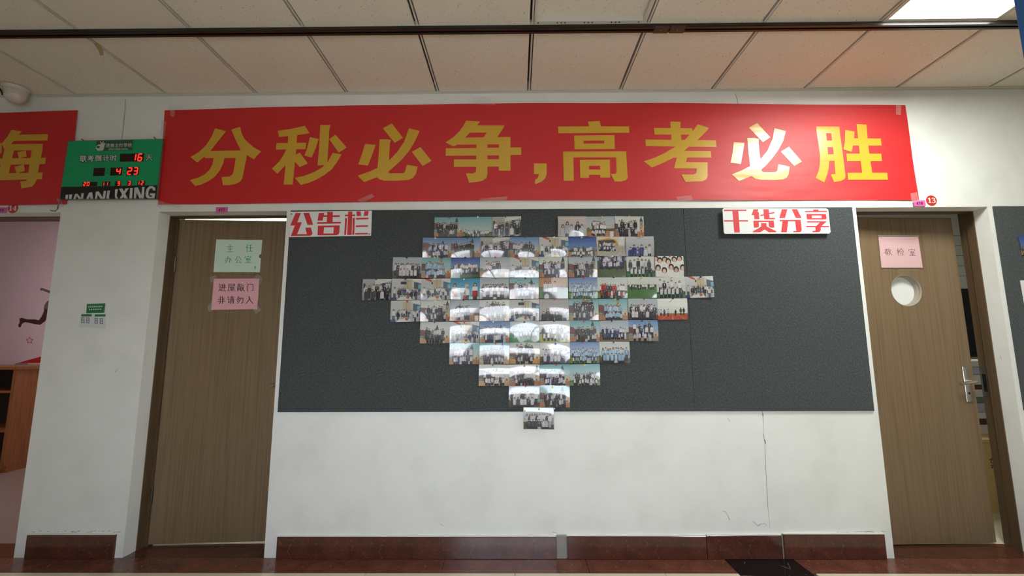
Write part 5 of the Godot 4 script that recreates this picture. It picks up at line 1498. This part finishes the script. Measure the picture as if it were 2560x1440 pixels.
# ---------------------------------------------------------------- rooms behind the doors
func mural_room():
	var z := -2.295
	var t := thing("wall_mural", "pink printed wall panel with running athlete seen through the open doorway", "mural", Vector3(-5.6, 0.0, z))
	var b := Bld.new()
	b.box(Vector3(-7.4, 0.05, z - 0.003), Vector3(-3.6, 2.84, z))
	part("panel", b, M.mural, t)
	var q := func(a: Array) -> PackedVector2Array: return crop(a, 0, 680, 5.76)
	var P := Vector3(0, 0, z)
	for a in [
		["arm", M.mural_grey, [575, 250, 585, 232, 612, 230, 660, 248, 720, 270, 790, 300, 790, 330, 715, 305, 640, 278, 608, 262, 590, 272]],
		["leg", M.mural_dark, [280, 668, 320, 660, 390, 682, 500, 682, 560, 695, 600, 640, 632, 570, 636, 520, 720, 500, 700, 620, 655, 705, 580, 760, 500, 750, 400, 728, 360, 722, 318, 745, 300, 792, 272, 796, 262, 770, 285, 720]],
		["shorts", M.mural_grey, [632, 528, 640, 480, 670, 430, 700, 412, 800, 400, 800, 540, 700, 540]],
		["torso", M.mural_dark, [700, 412, 760, 300, 800, 220, 900, 230, 880, 400, 800, 410]],
		["swoosh", M.mural_red, [180, 1352, 240, 1315, 400, 1270, 600, 1215, 700, 1200, 700, 1306, 260, 1312]],
		["block", M.mural_tan, [222, 1318, 408, 1312, 406, 1400, 200, 1400]],
		["block", M.mural_cream, [408, 1312, 700, 1306, 700, 1400, 406, 1400]]]:
		b = Bld.new()
		lay(b, q.call(a[2]), P, Vector3.BACK, 0.0008 + (0.0006 if a[0] == "shorts" else 0.0))
		part("printed_" + a[0], b, a[1], t)
	b = Bld.new()
	var c := Vector2(428, 985)
	for k in 10:
		var r0 := 60.0 if k % 2 == 0 else 30.0; var r1 := 60.0 if k % 2 == 1 else 30.0
		var a0 := -PI / 2 + k * PI / 5; var a1 := a0 + PI / 5
		var p0 := c + Vector2(cos(a0), sin(a0) * 0.92) * r0; var p1 := c + Vector2(cos(a1), sin(a1) * 0.92) * r1
		var i0 := c + (p0 - c) * 0.72; var i1 := c + (p1 - c) * 0.72
		lay(b, q.call([p0.x, p0.y, p1.x, p1.y, i1.x, i1.y, i0.x, i0.y]), P, Vector3.BACK, 0.0008)
	part("printed_star", b, M.mural_red, t)
	b = Bld.new()
	b.box(Vector3(-3.83, OPEN_H - 0.006, -0.139), Vector3(-3.005, OPEN_H, -0.088))
	b.box(Vector3(-3.83, OPEN_H - 0.004, -0.19), Vector3(-3.005, OPEN_H + 0.06, -0.141))
	var lining := structure_root("trim_2")
	part("head", b, M.frame_wood, lining)
	# low bookcase under the mural, its side towards the doorway
	var x1 := -5.06; var top := 1.02
	var t2 := thing("bookcase", "low brown wooden bookcase with open shelves in the pink mural room", "bookcase", Vector3(-5.6, 0, -1.95))
	for a in [["side_panel", Vector3(x1 - 0.025, 0.06, -2.2), Vector3(x1, top - 0.03, -1.7)], ["side_panel", Vector3(-6.3, 0.06, -2.2), Vector3(-6.275, top - 0.03, -1.7)], ["top_board", Vector3(-6.32, top - 0.03, -2.21), Vector3(x1 + 0.02, top, -1.68)], ["plinth", Vector3(-6.29, 0.0, -2.18), Vector3(x1 - 0.004, 0.06, -1.72)]]:
		b = Bld.new()
		b.box(a[1], a[2])
		part(a[0], b, M.cabinet_wood, t2)
	for y in [0.06, 0.38, 0.76]:
		b = Bld.new()
		b.box(Vector3(-6.275, y, -2.18), Vector3(x1 - 0.025, y + 0.02, -1.72))
		part("shelf", b, M.cabinet_wood, t2)
	b = Bld.new()
	b.box(Vector3(-6.275, 0.06, -2.2), Vector3(x1 - 0.025, top - 0.03, -2.19))
	part("back_panel", b, M.cabinet_dark, t2)
	b = Bld.new()
	b.box(Vector3(x1 - 0.03, 0.06, -1.7), Vector3(x1 + 0.001, top - 0.03, -1.685))
	part("edge_strip", b, M.cabinet_wood, t2)

func classroom():
	# what the narrow gap beside door 418 shows
	var t := thing("blackboard", "dark blackboard on the far wall seen through the gap of door 418", "blackboard", Vector3(5.4, 1.05, -2.79))
	var b := Bld.new()
	b.box(Vector3(3.9, 1.08, -2.8), Vector3(6.8, 1.90, -2.78))
	part("board", b, M.blackboard, t)
	b = Bld.new()
	b.box(Vector3(3.9, 1.055, -2.8), Vector3(6.8, 1.08, -2.75))
	part("chalk_rail", b, M.steel_dark, t)
	var d := thing("desk", "cream wooden desk behind door 418", "desk", Vector3(3.6, 0, -1.0))
	b = Bld.new()
	b.cbox(Vector3(3.75, 0.50, -1.1), Vector3.RIGHT, Vector3.UP, Vector3.BACK, Vector3(0.62, 0.014, 0.42), 0.004)
	part("desk_top", b, M.cream_wood, d)
	b = Bld.new()
	b.box(Vector3(3.2, 0.0, -0.70), Vector3(4.34, 0.486, -0.68))
	var panel := part("front_panel", b, M.cream_wood, d)
	for x in [3.14, 4.34]:
		b = Bld.new()
		b.box(Vector3(x, 0.0, -1.5), Vector3(x + 0.02, 0.486, -0.69))
		part("side_panel", b, M.cream_wood, d)
	b = Bld.new()
	var P := Vector3(0, 0, -0.68)
	for a in [[2472, 1150, 2480, 1146, 2476, 1156, 2484, 1158], [2476, 1164, 2484, 1162, 2478, 1170, 2487, 1167]]:
		for i in range(0, a.size() - 2, 2):
			var p := Vector2(a[i], a[i + 1]); var z := Vector2(a[i + 2], a[i + 3])
			var s := (z - p).orthogonal().normalized() * 0.8
			lay(b, PackedVector2Array([p + s, z + s, z - s, p - s]), P, Vector3.BACK, 0.001)
	part("ink_mark", b, M.ink, panel)
	rng.seed = 321
	var kinds := [[M.paper, "white"], [M.box_brown, "brown"], [M.paper, "white"], [M.paper_lilac, "lilac"], [M.box_green, "green"], [M.paper, "white"], [M.box_brown, "brown"], [M.paper, "white"], [M.paper_lilac, "lilac"], [M.paper, "white"]]
	var y := 0.514
	for i in kinds.size():
		var h: float = [0.07, 0.045, 0.05, 0.07, 0.045, 0.06, 0.035, 0.08, 0.06, 0.05][i]
		b = Bld.new()
		var x := 3.74 + rng.randf_range(-0.03, 0.03)
		b.cbox(Vector3(x, y + h * 0.5, -1.05), Vector3.RIGHT, Vector3.UP, Vector3.BACK, Vector3(0.26, h * 0.5 - 0.001, 0.18), 0.003)
		single("paper_bundle", b, kinds[i][0], Vector3(x, y, -1.05), "%s bundle of papers, %s from the desk top in the pile behind door 418" % [kinds[i][1], ORDER[i]], "papers", "paper bundles piled on the desk")
		y += h
	for k in 5:
		b = Bld.new()
		b.box(Vector3(3.9, 2.06 + 0.13 * k, -2.8), Vector3(7.2, 2.066 + 0.13 * k, -2.797))
		single("wall_strip", b, M.mortar, Vector3(5.5, 2.06 + 0.13 * k, -2.8), "thin grey strip on the white wall above the blackboard, %s from it" % ORDER[k], "strip", "thin wall strips above the blackboard")

# ---------------------------------------------------------------- the scene
func _ready():
	var cam := Camera3D.new()
	cam.name = "camera"
	cam.position = EYE
	cam.rotation = TURN
	cam.keep_aspect = Camera3D.KEEP_HEIGHT
	cam.fov = rad_to_deg(2.0 * atan(720.0 / F))
	cam.near = 0.05; cam.far = 60.0
	add_child(cam)
	cam.current = true
	var env := Environment.new()
	env.background_mode = Environment.BG_SKY
	var day := ProceduralSkyMaterial.new()
	day.sky_top_color = c8(208, 219, 236); day.sky_horizon_color = c8(234, 239, 244)
	day.ground_bottom_color = c8(156, 158, 160); day.ground_horizon_color = c8(202, 206, 210)
	var sk := Sky.new()
	sk.sky_material = day
	env.sky = sk
	env.background_energy_multiplier = 19.0
	env.tonemap_mode = Environment.TONE_MAPPER_LINEAR
	env.tonemap_exposure = 1.0
	env.sdfgi_enabled = true; env.ssao_enabled = true; env.ssil_enabled = true
	var we := WorldEnvironment.new()
	we.name = "environment"
	we.environment = env
	add_child(we)
	make_materials()
	ceiling_lamp(1.8115, 2.4, 0.6115, 1.2, 4.4, "bright square ceiling light panel beside the dark track near door 418")
	ceiling_lamp(-6.5885, -6.0, 0.6115, 1.2, 0.4, "square ceiling light panel above the corridor past the open doorway")
	ceiling_lamp(-2.5, -1.9, -2.6, -2.0, 6.0, "square ceiling light panel in the room behind the taped pink sign", H - 0.005)
	ceiling_lamp(3.4, 4.0, -1.8, -1.2, 1.2, "square ceiling light panel in the room behind the porthole door", H - 0.005)
	ceiling_lamp(-4.6, -4.0, -1.2, -0.6, 1.5, "added unseen ceiling light panel brightening the pink mural room", H - 0.005)  # unseen lamp, added so the mural is not left too dark
	shell()
	for i in 2: door(i)
	notice_boards()
	banners()
	board_signs()
	heart_of_photos()
	countdown_clock()
	door_signs()
	mural_room()
	classroom()
	ceiling_track()
	dome_camera()
	hanging_sign()
	flip_calendar()
	stickers()
	ceiling_scrap()
